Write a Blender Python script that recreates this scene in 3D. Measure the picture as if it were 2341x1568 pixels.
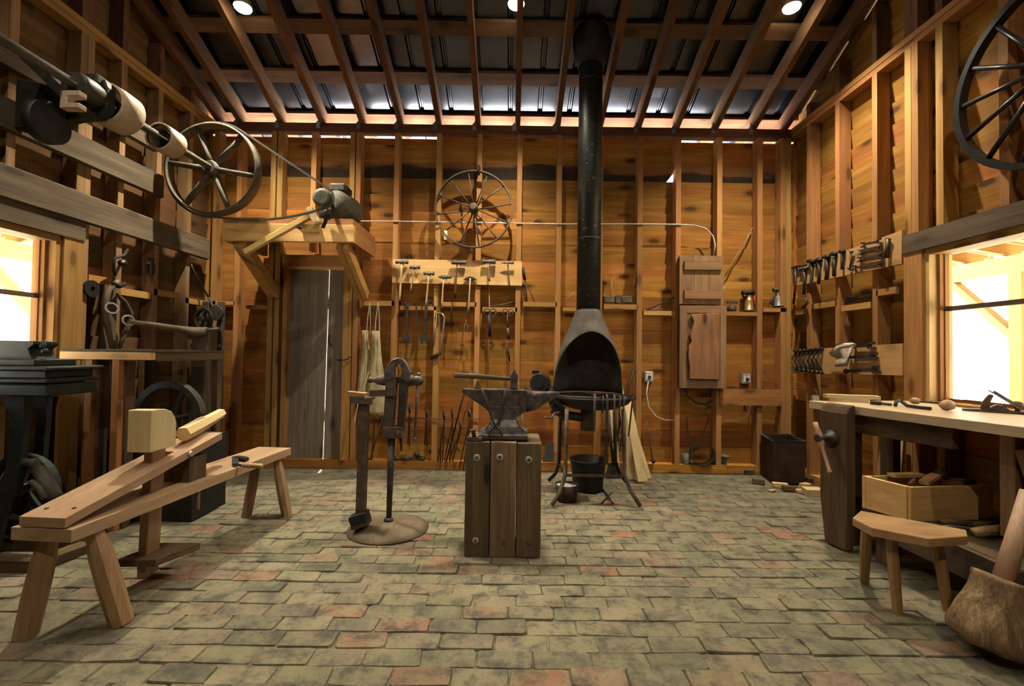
import bpy, bmesh, math, random
from mathutils import Vector, Matrix, Euler
from mathutils import noise as mnoise
V = Vector
C = bpy.context.scene.collection
S = bpy.context.scene
for o in list(bpy.data.objects):
    bpy.data.objects.remove(o)
PI = math.pi
RND = random.Random(11)
# ------------------------------------------------------------------ camera
FPX, CX, CY = 1041.0, 1170.5, 784.0          # focal length and centre of the 2341 x 1568 frame
H_CAM, PITCH, ROLL = 1.185, 0.021, 0.014
_F = V((0, math.cos(PITCH), math.sin(PITCH)))
_U0 = V((0, -math.sin(PITCH), math.cos(PITCH)))
_R = V((1, 0, 0)) * math.cos(ROLL) + _U0 * math.sin(ROLL)
_U = _U0 * math.cos(ROLL) - V((1, 0, 0)) * math.sin(ROLL)
CAM = V((0, 0, H_CAM))
cd = bpy.data.cameras.new('camera')
cd.sensor_width = 36.0
cd.lens = FPX * 36.0 / 2341.0
cd.clip_start = 0.02
cam = bpy.data.objects.new('camera', cd)
C.objects.link(cam)
m = Matrix.Identity(4)
for i in range(3):
    m[i][0], m[i][1], m[i][2], m[i][3] = _R[i], _U[i], -_F[i], CAM[i]
cam.matrix_world = m
S.camera = cam

def ray(px, py):
    return _F + _R * ((px - CX) / FPX) - _U * ((py - CY) / FPX)
def at(px, py, y):            # point seen at px,py standing at depth y
    r = ray(px, py); return CAM + r * (y / r.y)
def atx(px, py, x):           # ... lying in the plane X = x
    r = ray(px, py); return CAM + r * (x / r.x)
def atz(px, py, z):           # ... lying in the plane Z = z
    r = ray(px, py); return CAM + r * ((z - H_CAM) / r.z)

# ------------------------------------------------------------------ render look, sky and lamps
S.view_settings.view_transform = 'Standard'
S.view_settings.look = 'None'
S.view_settings.gamma = 1.0
S.view_settings.use_curve_mapping = False
S.view_settings.exposure = 0.92
S.cycles.use_denoising = True
S.cycles.max_bounces = 8
S.cycles.diffuse_bounces = 5
S.cycles.transparent_max_bounces = 12
S.cycles.sample_clamp_indirect = 6.0
S.cycles.caustics_reflective = False
S.cycles.caustics_refractive = False
W = bpy.data.worlds.new('sky'); S.world = W
W.use_nodes = True
bg = W.node_tree.nodes['Background']
bg.inputs[0].default_value = (0.92, 0.97, 1.0, 1)
SKY = 3.2
bg.inputs[1].default_value = SKY
def light(name, kind, loc, energy, color, target=None, **kw):
    l = bpy.data.lights.new(name, kind); l.energy = energy; l.color = color
    for k, v in kw.items(): setattr(l, k, v)
    o = bpy.data.objects.new(name, l); C.objects.link(o); o.location = loc
    if target is not None:
        o.rotation_euler = (V(target) - V(loc)).to_track_quat('-Z', 'Y').to_euler()
    return o
WARM = (1.0, 0.89, 0.67)
LAMP_E = 150.0

# ------------------------------------------------------------------ materials
_n = {}
class NT:
    def __init__(s, name):
        s.m = bpy.data.materials.new(name); s.m.use_nodes = True
        s.t = s.m.node_tree; s.N = s.t.nodes; s.L = s.t.links
        s.b = s.N['Principled BSDF']
    def n(s, ty, **kw):
        x = s.N.new(ty)
        for k, v in kw.items():
            if k.startswith('i_'):
                x.inputs[int(k[2:])].default_value = v
            else: setattr(x, k, v)
        return x
    def l(s, a, b): s.L.new(a, b)
    def ramp(s, stops):
        r = s.N.new('ShaderNodeValToRGB'); e = r.color_ramp.elements
        while len(e) < len(stops): e.new(0.5)
        for k, (p, c) in enumerate(stops):
            e[k].position = p; e[k].color = (*c, 1) if len(c) == 3 else c
        return r
    def mix(s, a, b, f, mode='MIX'):
        x = s.N.new('ShaderNodeMix'); x.data_type = 'RGBA'; x.blend_type = mode; x.clamp_factor = True
        for sock, v in ((x.inputs[0], f), (x.inputs[6], a), (x.inputs[7], b)):
            if hasattr(v, 'is_linked'): s.l(v, sock)
            elif isinstance(v, (int, float)): sock.default_value = v
            else: sock.default_value = (*v, 1)
        return x.outputs[2]
    def math(s, op, a, b=0.0):
        x = s.N.new('ShaderNodeMath'); x.operation = op
        for sock, v in ((x.inputs[0], a), (x.inputs[1], b)):
            if hasattr(v, 'is_linked'): s.l(v, sock)
            else: sock.default_value = v
        return x.outputs[0]

def sc(c, k): return tuple(min(1, x * k) for x in c)

def wood(name, light_c, dark_c, axis=0, rough=0.7, knots=0.5, vary=0.25, grain=1.0, weather=0.0, weather_c=(0.2, 0.19, 0.16), stain=0.0):
    t = NT(name)
    tc = t.n('ShaderNodeTexCoord'); oi = t.n('ShaderNodeObjectInfo')
    off = t.n('ShaderNodeCombineXYZ')
    r1 = t.math('MULTIPLY', oi.outputs['Random'], 37.0)
    for k in range(3): t.l(r1, off.inputs[k])
    add = t.n('ShaderNodeVectorMath', operation='ADD')
    t.l(tc.outputs['Object'], add.inputs[0]); t.l(off.outputs[0], add.inputs[1])
    def mapped(sa, so, flat=False):
        mp = t.n('ShaderNodeMapping'); v = [so, so, so]; v[axis] = sa
        if flat: v[0 if axis == 1 else 1] = so * 0.08
        mp.inputs['Scale'].default_value = v
        t.l(add.outputs[0], mp.inputs['Vector']); return mp.outputs[0]
    g1 = t.n('ShaderNodeTexNoise'); g1.inputs['Scale'].default_value = 1.0
    g1.inputs['Detail'].default_value = 3; g1.inputs['Distortion'].default_value = 0.6
    t.l(mapped(1.1 * grain, 14 * grain), g1.inputs['Vector'])
    g2 = t.n('ShaderNodeTexNoise'); g2.inputs['Scale'].default_value = 1.0; g2.inputs['Detail'].default_value = 2
    t.l(mapped(3.0 * grain, 95 * grain), g2.inputs['Vector'])
    g3 = t.n('ShaderNodeTexNoise'); g3.inputs['Scale'].default_value = 1.7; g3.inputs['Detail'].default_value = 3
    t.l(mapped(0.9, 1.8), g3.inputs['Vector'])
    s1 = t.math('ADD', t.math('MULTIPLY', g1.outputs[0], 0.62), t.math('MULTIPLY', g2.outputs[0], 0.38))
    rp = t.ramp([(0.33, dark_c), (0.52, tuple((a + b) / 2 for a, b in zip(light_c, dark_c))), (0.64, light_c)])
    t.l(s1, rp.inputs[0])
    col = rp.outputs[0]
    # board to board variation
    hv = t.n('ShaderNodeHueSaturation'); t.l(col, hv.inputs['Color'])
    vv = t.math('ADD', t.math('MULTIPLY', t.math('FRACT', t.math('MULTIPLY', oi.outputs['Random'], 7.31)), 2 * vary), 1.0 - vary)
    t.l(vv, hv.inputs['Value'])
    t.l(t.math('ADD', t.math('MULTIPLY', t.math('FRACT', t.math('MULTIPLY', oi.outputs['Random'], 13.7)), 0.024), 0.488), hv.inputs['Hue'])
    col = hv.outputs[0]
    if knots > 0:
        vo = t.n('ShaderNodeTexVoronoi'); vo.inputs['Scale'].default_value = 1.0
        vo.voronoi_dimensions = '2D'
        sx = t.n('ShaderNodeSeparateXYZ'); t.l(add.outputs[0], sx.inputs[0]); o3 = [0, 1, 2]; o3.remove(axis)
        cb = t.n('ShaderNodeCombineXYZ'); t.l(t.math('MULTIPLY', sx.outputs[axis], 1.6), cb.inputs[0])
        t.l(t.math('MULTIPLY', t.math('ADD', sx.outputs[o3[0]], sx.outputs[o3[1]]), 4.6), cb.inputs[1])
        t.l(cb.outputs[0], vo.inputs['Vector'])
        kr = t.ramp([(0.07, (1, 1, 1)), (0.10, (0.45, 0.45, 0.45)), (0.20, (0, 0, 0))])
        t.l(vo.outputs['Distance'], kr.inputs[0])
        f = t.math('MULTIPLY', t.math('MULTIPLY', kr.outputs[0], t.math('GREATER_THAN', t.math('FRACT', t.math('MULTIPLY', vo.outputs['Color'], 5.7)), 0.45)), min(1.0, knots * 1.6))
        col = t.mix(col, sc(dark_c, 0.28), f)
    if stain > 0:
        sr = t.ramp([(0.5, (0, 0, 0)), (0.72, (1, 1, 1))]); t.l(g3.outputs[0], sr.inputs[0])
        col = t.mix(col, sc(dark_c, 0.4), t.math('MULTIPLY', sr.outputs[0], stain))
    if weather > 0:
        wr = t.ramp([(0.38, (0, 0, 0)), (0.6, (1, 1, 1))]); t.l(g3.outputs[0], wr.inputs[0])
        col = t.mix(col, weather_c, t.math('MULTIPLY', wr.outputs[0], weather))
    t.l(col, t.b.inputs['Base Color'])
    t.b.inputs['Roughness'].default_value = rough
    t.b.inputs['Specular IOR Level'].default_value = 0.25 if rough > .58 else .5
    bp = t.n('ShaderNodeBump'); bp.inputs['Strength'].default_value = 0.25; bp.inputs['Distance'].default_value = 0.004
    t.l(s1, bp.inputs['Height']); t.l(bp.outputs[0], t.b.inputs['Normal'])
    return t.m

def iron(name, c1, c2, rough=0.55, metal=0.35, scale=18, spec=0.4, bump=0.3, speck=None):
    t = NT(name); tc = t.n('ShaderNodeTexCoord')
    nz = t.n('ShaderNodeTexNoise'); nz.inputs['Scale'].default_value = scale; nz.inputs['Detail'].default_value = 5
    nz.inputs['Roughness'].default_value = 0.65
    t.l(tc.outputs['Object'], nz.inputs['Vector'])
    rp = t.ramp([(0.35, c1), (0.68, c2)]); t.l(nz.outputs[0], rp.inputs[0])
    col = rp.outputs[0]
    if speck:
        v = t.n('ShaderNodeTexNoise'); v.inputs['Scale'].default_value = 42; v.inputs['Detail'].default_value = 2
        t.l(tc.outputs['Object'], v.inputs['Vector'])
        sr = t.ramp([(0.66, (0, 0, 0)), (0.70, (1, 1, 1))]); t.l(v.outputs[0], sr.inputs[0])
        col = t.mix(col, speck, sr.outputs[0])
    t.l(col, t.b.inputs['Base Color'])
    t.b.inputs['Metallic'].default_value = metal
    t.b.inputs['Roughness'].default_value = rough
    t.b.inputs['Specular IOR Level'].default_value = spec
    bp = t.n('ShaderNodeBump'); bp.inputs['Strength'].default_value = bump; bp.inputs['Distance'].default_value = 0.003
    t.l(nz.outputs[0], bp.inputs['Height']); t.l(bp.outputs[0], t.b.inputs['Normal'])
    return t.m

def plain(name, c, rough=0.6, metal=0.0, vary=0.12, scale=25):
    return iron(name, sc(c, 1 - vary), sc(c, 1 + vary), rough, metal, scale, 0.3, 0.12)

# ------------------------------------------------------------------ mesh building
WORLD = {}
def basis(ax):
    ax = V(ax).normalized()
    h = V((0, 0, 1)) if abs(ax.z) < 0.9 else V((1, 0, 0))
    u = h.cross(ax).normalized(); v = ax.cross(u)
    return ax, u, v

class MB:
    def __init__(s): s.v = []; s.f = []; s.sm = []
    def _add(s, vs, fs, smooth=False):
        n = len(s.v); s.v += [tuple(p) for p in vs]
        s.f += [tuple(i + n for i in f) for f in fs]; s.sm += [smooth] * len(fs); return s
    def hexa(s, p):                       # 8 corners: bottom 0-3 ccw, top 4-7
        return s._add(p, [(3, 2, 1, 0), (4, 5, 6, 7), (0, 1, 5, 4), (1, 2, 6, 5), (2, 3, 7, 6), (3, 0, 4, 7)])
    def box(s, lo, hi):
        x0, y0, z0 = lo; x1, y1, z1 = hi
        x0, x1 = min(x0, x1), max(x0, x1); y0, y1 = min(y0, y1), max(y0, y1); z0, z1 = min(z0, z1), max(z0, z1)
        return s.hexa([V(q) for q in ((x0, y0, z0), (x1, y0, z0), (x1, y1, z0), (x0, y1, z0), (x0, y0, z1), (x1, y0, z1), (x1, y1, z1), (x0, y1, z1))])
    def cbox(s, c, d, R=None):            # centred box, size d, optional rotation
        h = V(d) / 2; pts = []
        for z in (-1, 1):
            for x, y in ((-1, -1), (1, -1), (1, 1), (-1, 1)):
                q = V((x * h.x, y * h.y, z * h.z))
                pts.append(V(c) + (R @ q if R else q))
        return s.hexa(pts)
    def bar(s, a, b, w, h, up=(0, 0, 1), w1=None, h1=None):   # beam from a to b, w across, h along up
        a = V(a); b = V(b); d = (b - a).normalized(); up = V(up)
        x = d.cross(up)
        if x.length < 1e-5: x = d.cross(V((1, 0, 0)))
        x.normalize(); z = x.cross(d).normalized()
        w1 = w if w1 is None else w1; h1 = h if h1 is None else h1
        return s.hexa([a - x * w / 2 - z * h / 2, a + x * w / 2 - z * h / 2, b + x * w1 / 2 - z * h1 / 2, b - x * w1 / 2 - z * h1 / 2,
                       a - x * w / 2 + z * h / 2, a + x * w / 2 + z * h / 2, b + x * w1 / 2 + z * h1 / 2, b - x * w1 / 2 + z * h1 / 2])
    def lathe(s, prof, org, axis=(0, 0, 1), seg=16, smooth=True, caps=True):   # prof: (r, t)
        ax, u, v = basis(axis); org = V(org); vs = []; fs = []
        for r, t in prof:
            for k in range(seg):
                a = 2 * PI * k / seg
                vs.append(org + ax * t + u * (math.cos(a) * r) + v * (math.sin(a) * r))
        for i in range(len(prof) - 1):
            for k in range(seg):
                k2 = (k + 1) % seg
                fs.append((i * seg + k, i * seg + k2, (i + 1) * seg + k2, (i + 1) * seg + k))
        s._add(vs, fs, smooth)
        if caps:
            n = len(s.v) - len(vs)
            if prof[0][0] > 1e-6: s.f.append(tuple(n + k for k in reversed(range(seg)))); s.sm.append(False)
            if prof[-1][0] > 1e-6: s.f.append(tuple(n + (len(prof) - 1) * seg + k for k in range(seg))); s.sm.append(False)
        return s
    def cyl(s, a, b, r, r1=None, seg=12, smooth=True):
        a = V(a); b = V(b); return s.lathe([(r, 0), (r if r1 is None else r1, (b - a).length)], a, b - a, seg, smooth)
    def ball(s, c, r, seg=12, rings=7, sx=(1, 1, 1), axis=(0, 0, 1)):
        n0 = len(s.v)
        prof = [(max(1e-7, r * math.sin(PI * i / rings)), -r * math.cos(PI * i / rings)) for i in range(rings + 1)]
        s.lathe(prof, c, axis, seg, True, False)
        if sx != (1, 1, 1):
            for i in range(n0, len(s.v)):
                q = V(s.v[i]) - V(c); s.v[i] = tuple(V(c) + V((q.x * sx[0], q.y * sx[1], q.z * sx[2])))
        return s
    def tube(s, pts, r, seg=8, smooth=True, closed=False, flat=1.0, up=None):
        pts = [V(p) for p in pts]; n = len(pts)
        rs = r if isinstance(r, (list, tuple)) else [r] * n
        vs = []; fs = []; pu = None
        for i, p in enumerate(pts):
            if closed: d = pts[(i + 1) % n] - pts[i - 1]
            else: d = pts[min(i + 1, n - 1)] - pts[max(i - 1, 0)]
            d.normalize()
            if up is not None: u = V(up) - d * d.dot(V(up))
            elif pu is None: u = basis(d)[1]
            else: u = pu - d * pu.dot(d)
            if u.length < 1e-6: u = basis(d)[1]
            u.normalize(); pu = u; v = d.cross(u)
            for k in range(seg):
                a = 2 * PI * k / seg + (PI / seg if seg == 4 else 0)
                vs.append(p + u * (math.cos(a) * rs[i]) + v * (math.sin(a) * rs[i] * flat))
        for i in range(n if closed else n - 1):
            j = (i + 1) % n
            for k in range(seg):
                k2 = (k + 1) % seg
                fs.append((i * seg + k, i * seg + k2, j * seg + k2, j * seg + k))
        if not closed:
            fs.append(tuple(reversed(range(seg)))); fs.append(tuple((n - 1) * seg + k for k in range(seg)))
        return s._add(vs, fs, smooth)
    def ring(s, c, axis, R, w, th, seg=32, t0=0.0, a0=0, a1=2 * PI):   # flat hoop: radius R outer, th radial, w along axis
        ax, u, v = basis(axis); c = V(c); vs = []; fs = []
        full = abs(a1 - a0 - 2 * PI) < 1e-6; n = seg if full else seg + 1
        for k in range(n):
            a = a0 + (a1 - a0) * k / seg; d = u * math.cos(a) + v * math.sin(a)
            for rr, tt in ((R, t0), (R, t0 + w), (R - th, t0 + w), (R - th, t0)): vs.append(c + d * rr + ax * tt)
        for k in range(seg):
            j = (k + 1) % n
            for q in range(4):
                q2 = (q + 1) % 4
                fs.append((k * 4 + q2, k * 4 + q, j * 4 + q, j * 4 + q2))
        if not full: fs += [(0, 1, 2, 3), (seg * 4 + 3, seg * 4 + 2, seg * 4 + 1, seg * 4)]
        return s._add(vs, fs, False)
    def prism(s, poly, org, u, v, depth):   # polygon in (u,v), extruded along u x v by depth
        u = V(u).normalized(); v = V(v).normalized(); n = u.cross(v); org = V(org); k = len(poly)
        a = [org + u * p[0] + v * p[1] for p in poly]; b = [p + n * depth for p in a]
        fs = [tuple(reversed(range(k))), tuple(range(k, 2 * k))] + [(i, (i + 1) % k, k + (i + 1) % k, k + i) for i in range(k)]
        return s._add(a + b, fs)
    def grid(s, nu, nv, fn, smooth=True, closed_u=False):
        vs = [V(fn(i / (nu if closed_u else max(1, nu - 1)), j / max(1, nv - 1))) for j in range(nv) for i in range(nu)]; fs = []
        for j in range(nv - 1):
            for i in range(nu if closed_u else nu - 1):
                i2 = (i + 1) % nu
                fs.append((j * nu + i, j * nu + i2, (j + 1) * nu + i2, (j + 1) * nu + i))
        return s._add(vs, fs, smooth)
    def jitter(s, amp, freq=8.0, seed=0.0):
        for i, p in enumerate(s.v):
            q = V(p); d = mnoise.noise_vector(q * freq + V((seed, seed * 1.7, 0)))
            s.v[i] = tuple(q + d * amp)
        return s
    def build(s, name, mat, parent=None, bevel=0.0, world=True, solid=0.0, tag=None, fixn=True):
        vs = s.v
        if parent is not None and world:
            inv = WORLD[parent.name].inverted(); vs = [tuple(inv @ V(p)) for p in vs]
            org = V((0, 0, 0))
        elif parent is None:
            lo = [min(p[k] for p in vs) for k in range(3)]; hi = [max(p[k] for p in vs) for k in range(3)]
            org = V(((lo[0] + hi[0]) / 2, (lo[1] + hi[1]) / 2, lo[2]))
            vs = [tuple(V(p) - org) for p in vs]
        else: org = V((0, 0, 0))
        me = bpy.data.meshes.new(name); me.from_pydata(vs, [], s.f)
        me.polygons.foreach_set('use_smooth', s.sm)
        if solid or bevel or fixn:
            bm = bmesh.new(); bm.from_mesh(me)
            if fixn: bmesh.ops.recalc_face_normals(bm, faces=bm.faces)
            if bevel:
                es = [e for e in bm.edges if len(e.link_faces) == 2 and e.calc_face_angle(0) > 0.6]
                bmesh.ops.bevel(bm, geom=es, offset=bevel, segments=1, affect='EDGES', clamp_overlap=True)
            if solid: bmesh.ops.solidify(bm, geom=bm.faces[:], thickness=solid)
            bm.to_mesh(me); bm.free()
        me.materials.append(mat)
        o = bpy.data.objects.new(name, me); C.objects.link(o)
        if parent is not None:
            o.parent = parent; WORLD[o.name] = WORLD[parent.name].copy()
        else:
            o.location = org; WORLD[o.name] = Matrix.Translation(org)
        return o

def tag(o, label=None, cat=None, group=None, kind=None):
    if label: o['label'] = label
    if cat: o['category'] = cat
    if group: o['group'] = group
    if kind: o['kind'] = kind
    return o
def thing(name, label, cat, loc=(0, 0, 0), rot=(0, 0, 0), group=None, M=None):
    o = bpy.data.objects.new(name, None); C.objects.link(o)
    o.empty_display_size = 0.1
    if M is None: M = Matrix.Translation(V(loc)) @ Euler(rot).to_matrix().to_4x4()
    o.matrix_world = M
    o.location = M.to_translation(); o.rotation_euler = M.to_euler()
    WORLD[o.name] = M.copy()
    return tag(o, label, cat, group)
def setting(name):
    o = bpy.data.objects.new(name, None); C.objects.link(o); o['kind'] = 'structure'
    WORLD[o.name] = Matrix.Identity(4); return o
def frame(org, x, y):          # matrix with given origin, x and y directions
    x = V(x).normalized(); z = x.cross(V(y)).normalized(); y = z.cross(x)
    M = Matrix.Identity(4)
    for i in range(3): M[i][0], M[i][1], M[i][2], M[i][3] = x[i], y[i], z[i], org[i]
    return M
def L(parent, fn, name, mat, **kw):   # part built in the parent's own axes
    b = MB(); fn(b); return b.build(name, mat, parent, world=False, **kw)
def copy_part(src, parent, loc, rot=(0, 0, 0), scale=(1, 1, 1)):
    o = src.copy(); C.objects.link(o); o.parent = parent; o.location = loc; o.rotation_euler = rot; o.scale = scale
    return o

# ------------------------------------------------------------------ palette
PINE_L, PINE_D = (0.44, 0.205, 0.042), (0.25, 0.094, 0.017)
M = {}
for a, ax in ((0, 'x'), (1, 'y'), (2, 'z')):
    M['pine_' + ax] = wood('pine_boards_' + ax, PINE_L, PINE_D, a, 0.75, 0.6, 0.28, stain=0.35)
    M['stud_' + ax] = wood('pine_framing_' + ax, (0.42, 0.220, 0.070), (0.27, 0.124, 0.036), a, 0.75, 0.5, 0.16)
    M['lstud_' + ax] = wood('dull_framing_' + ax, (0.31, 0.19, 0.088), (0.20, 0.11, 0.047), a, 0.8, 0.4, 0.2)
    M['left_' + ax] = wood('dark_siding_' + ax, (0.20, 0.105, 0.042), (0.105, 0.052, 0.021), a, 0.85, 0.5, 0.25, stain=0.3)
    M['side_' + ax] = wood('pine_siding_' + ax, (0.36, 0.20, 0.075), (0.22, 0.105, 0.036), a, 0.78, 0.5, 0.2, weather=0.35, weather_c=(0.17, 0.13, 0.075))
    M['grey_' + ax] = wood('weathered_boards_' + ax, (0.145, 0.108, 0.070), (0.072, 0.052, 0.034), a, 0.85, 0.35, 0.14)
    M['rafter_' + ax] = wood('rafter_wood_' + ax, (0.165, 0.080, 0.038), (0.092, 0.040, 0.018), a, 0.85, 0.4, 0.16)
    M['new_' + ax] = wood('fresh_pine_' + ax, (0.66, 0.44, 0.19), (0.52, 0.30, 0.105), a, 0.6, 0.28, 0.08)
    M['pale_' + ax] = wood('pale_pine_' + ax, (0.66, 0.52, 0.30), (0.54, 0.38, 0.18), a, 0.6, 0.3, 0.1)
    M['dark_' + ax] = wood('dark_timber_' + ax, (0.125, 0.080, 0.042), (0.055, 0.034, 0.019), a, 0.8, 0.3, 0.15)
    M['horse_' + ax] = wood('oak_bench_' + ax, (0.40, 0.26, 0.135), (0.25, 0.14, 0.065), a, 0.42, 0.3, 0.1)
M['door_z'] = wood('silvered_door_boards', (0.22, 0.18, 0.135), (0.115, 0.092, 0.068), 2, 0.85, 0.5, 0.16)
M['mallet'] = wood('rough_log_wood', (0.34, 0.23, 0.125), (0.085, 0.050, 0.025), 2, 0.9, 0.4, 0.02, grain=1.6, stain=0.5)
M['plank_y'] = wood('sheen_bench_plank', (0.46, 0.33, 0.20), (0.32, 0.20, 0.105), 1, 0.42, 0.3, 0.05)  # lighter than the oak legs: lamp sheen put into the plank colour
M['handle'] = wood('tool_handle_wood', (0.44, 0.29, 0.15), (0.28, 0.16, 0.075), 2, 0.5, 0, 0.25)
M['handle_y'] = wood('tool_handle_wood_long', (0.36, 0.22, 0.11), (0.22, 0.12, 0.055), 1, 0.5, 0, 0.25)
M['iron'] = iron('dark_iron', (0.034, 0.030, 0.027), (0.088, 0.073, 0.062), 0.5, 0.4)
M['black'] = iron('black_iron', (0.010, 0.010, 0.010), (0.028, 0.025, 0.023), 0.6, 0.2)
M['cast'] = iron('green_black_cast_iron', (0.010, 0.016, 0.014), (0.028, 0.034, 0.030), 0.55, 0.2)
M['rust'] = iron('rusty_iron', (0.062, 0.046, 0.036), (0.15, 0.103, 0.072), 0.7, 0.25)
M['rustdisc'] = iron('rust_brown_disc', (0.090, 0.064, 0.040), (0.155, 0.115, 0.072), 0.75, 0.15, 14)
M['anvil'] = iron('anvil_steel', (0.060, 0.052, 0.054), (0.19, 0.16, 0.15), 0.42, 0.5, 26)
M['hamsteel'] = iron('dull_hammer_steel', (0.075, 0.062, 0.050), (0.16, 0.135, 0.11), 0.55, 0.4)
M['bright'] = iron('worn_bright_steel', (0.28, 0.26, 0.24), (0.5, 0.47, 0.44), 0.35, 0.8)
M['zinc'] = iron('zinc_plated_steel', (0.42, 0.43, 0.44), (0.6, 0.61, 0.62), 0.4, 0.6)
M['pipe'] = iron('black_stove_pipe', (0.012, 0.012, 0.012), (0.032, 0.030, 0.028), 0.45, 0.3, 6, speck=(0.22, 0.2, 0.18))
M['hood'] = iron('sooty_hood_steel', (0.058, 0.048, 0.039), (0.11, 0.092, 0.074), 0.7, 0.2, 9)
M['roofmetal'] = iron('galvanised_roof_sheet', (0.075, 0.082, 0.10), (0.10, 0.108, 0.13), 0.28, 1.0, 5, bump=0.03)
M['belt'] = plain('rubber_belt', (0.05, 0.043, 0.032), 0.7)
M['drum'] = plain('tan_painted_drum', (0.42, 0.32, 0.23), 0.6)
M['wheelgrey'] = iron('dusty_grey_iron', (0.050, 0.043, 0.031), (0.105, 0.094, 0.070), 0.75, 0.1)
M['leather'] = plain('tan_suede_leather', (0.46, 0.37, 0.21), 0.9, 0, 0.2, 12)
M['strap'] = plain('pale_cotton_strap', (0.72, 0.66, 0.52), 0.9)
M['cloth'] = plain('dirty_cotton_rag', (0.42, 0.36, 0.27), 0.95, 0, 0.3, 20)
M['cable'] = plain('white_cable_sheath', (0.55, 0.53, 0.48), 0.5)
M['cabledark'] = plain('black_cable_sheath', (0.03, 0.028, 0.026), 0.5)
M['tin'] = iron('grey_tin', (0.10, 0.105, 0.11), (0.2, 0.2, 0.2), 0.5, 0.4)
M['brass'] = iron('tarnished_brass', (0.20, 0.14, 0.06), (0.34, 0.25, 0.11), 0.45, 0.6)
M['bin'] = iron('dark_rust_bin', (0.020, 0.011, 0.008), (0.055, 0.028, 0.018), 0.7, 0.2, 8)
M['red'] = plain('faded_red_paint', (0.45, 0.03, 0.02), 0.5)
M['coal'] = iron('coal_and_ash', (0.012, 0.012, 0.012), (0.09, 0.085, 0.075), 0.9, 0, 40, bump=1.0)
M['bark'] = iron('rough_bark_wood', (0.085, 0.052, 0.026), (0.36, 0.25, 0.135), 0.9, 0, 11, bump=1.0)
M['ash'] = plain('pale_ash', (0.5, 0.49, 0.46), 0.95)
M['mortar'] = iron('sandy_joint_soil', (0.055, 0.048, 0.032), (0.20, 0.178, 0.115), 0.95, 0, 14, bump=0.6)
M['gravel'] = plain('pale_gravel', (0.80, 0.79, 0.76), 0.95, 0, 0.06, 3)
M['ground'] = plain('sandy_yard', (0.20, 0.19, 0.13), 0.95, 0, 0.15, 3)
for a, ax in ((0, 'x'), (1, 'y'), (2, 'z')):
    M['porch_' + ax] = wood('yellow_porch_pine_' + ax, (0.30, 0.19, 0.055), (0.23, 0.135, 0.036), a, 0.8, 0.0, 0.08)
    M['wal_' + ax] = wood('brown_cabinet_wood_' + ax, (0.30, 0.165, 0.085), (0.18, 0.09, 0.043), a, 0.7, 0.3, 0.1)
    M['slab_' + ax] = wood('reddish_slab_wood_' + ax, (0.36, 0.18, 0.085), (0.20, 0.085, 0.035), a, 0.6, 0.7, 0.1, stain=0.5)
for i, k in enumerate((1.0, 1.7, 1.25)):
    M['block%d' % i] = wood('tarred_timber_%s' % ('left', 'middle', 'last')[i], sc((0.15, 0.105, 0.056), k), sc((0.062, 0.042, 0.022), k), 2, 0.75, 0.6, 0.03)
M['board_y'] = wood('tool_board_pine', (0.56, 0.36, 0.15), (0.43, 0.25, 0.09), 1, 0.65, 0.3, 0.1)
M['bench_y'] = wood('bench_top_wood', (0.56, 0.44, 0.29), (0.44, 0.31, 0.18), 1, 0.45, 0.3, 0.05)  # window glare on the bench top is lightened into this colour
M['stool_x'] = wood('stool_seat_wood', (0.40, 0.27, 0.12), (0.29, 0.17, 0.07), 0, 0.6, 0.25, 0.05)
M['stool_z'] = wood('stool_leg_wood', (0.40, 0.25, 0.11), (0.27, 0.15, 0.06), 2, 0.6, 0.2, 0.08)
M['peel'] = wood('peeled_pole', (0.48, 0.33, 0.21), (0.36, 0.21, 0.13), 2, 0.55, 0.2, 0.05)
M['blackpaint'] = plain('black_painted_wood', (0.016, 0.016, 0.017), 0.35)
# ================================================================== the building
YB, XL, XR = 4.60, -3.06, 2.82        # room faces of the studs: back, left, right
SD = 0.102                            # stud depth
YF = -4.0                             # front wall
PLT = 3.50                            # top of wall plate
SL, RIDGE_Y = 0.42, 0.30              # roof slope, ridge
RP = 0.172                            # siding exposure
def roof_z(y): return PLT + SL * (YB - y if y > RIDGE_Y else YB - 2 * RIDGE_Y + y)
LAMPS = [at(555, 22, 3.62), at(1180, 14, 3.62), at(1810, 22, 3.62), V((-2.2, 1.3, 4.55)), V((1.9, 1.3, 4.55)), V((0.1, -1.6, 4.3))]

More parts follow.
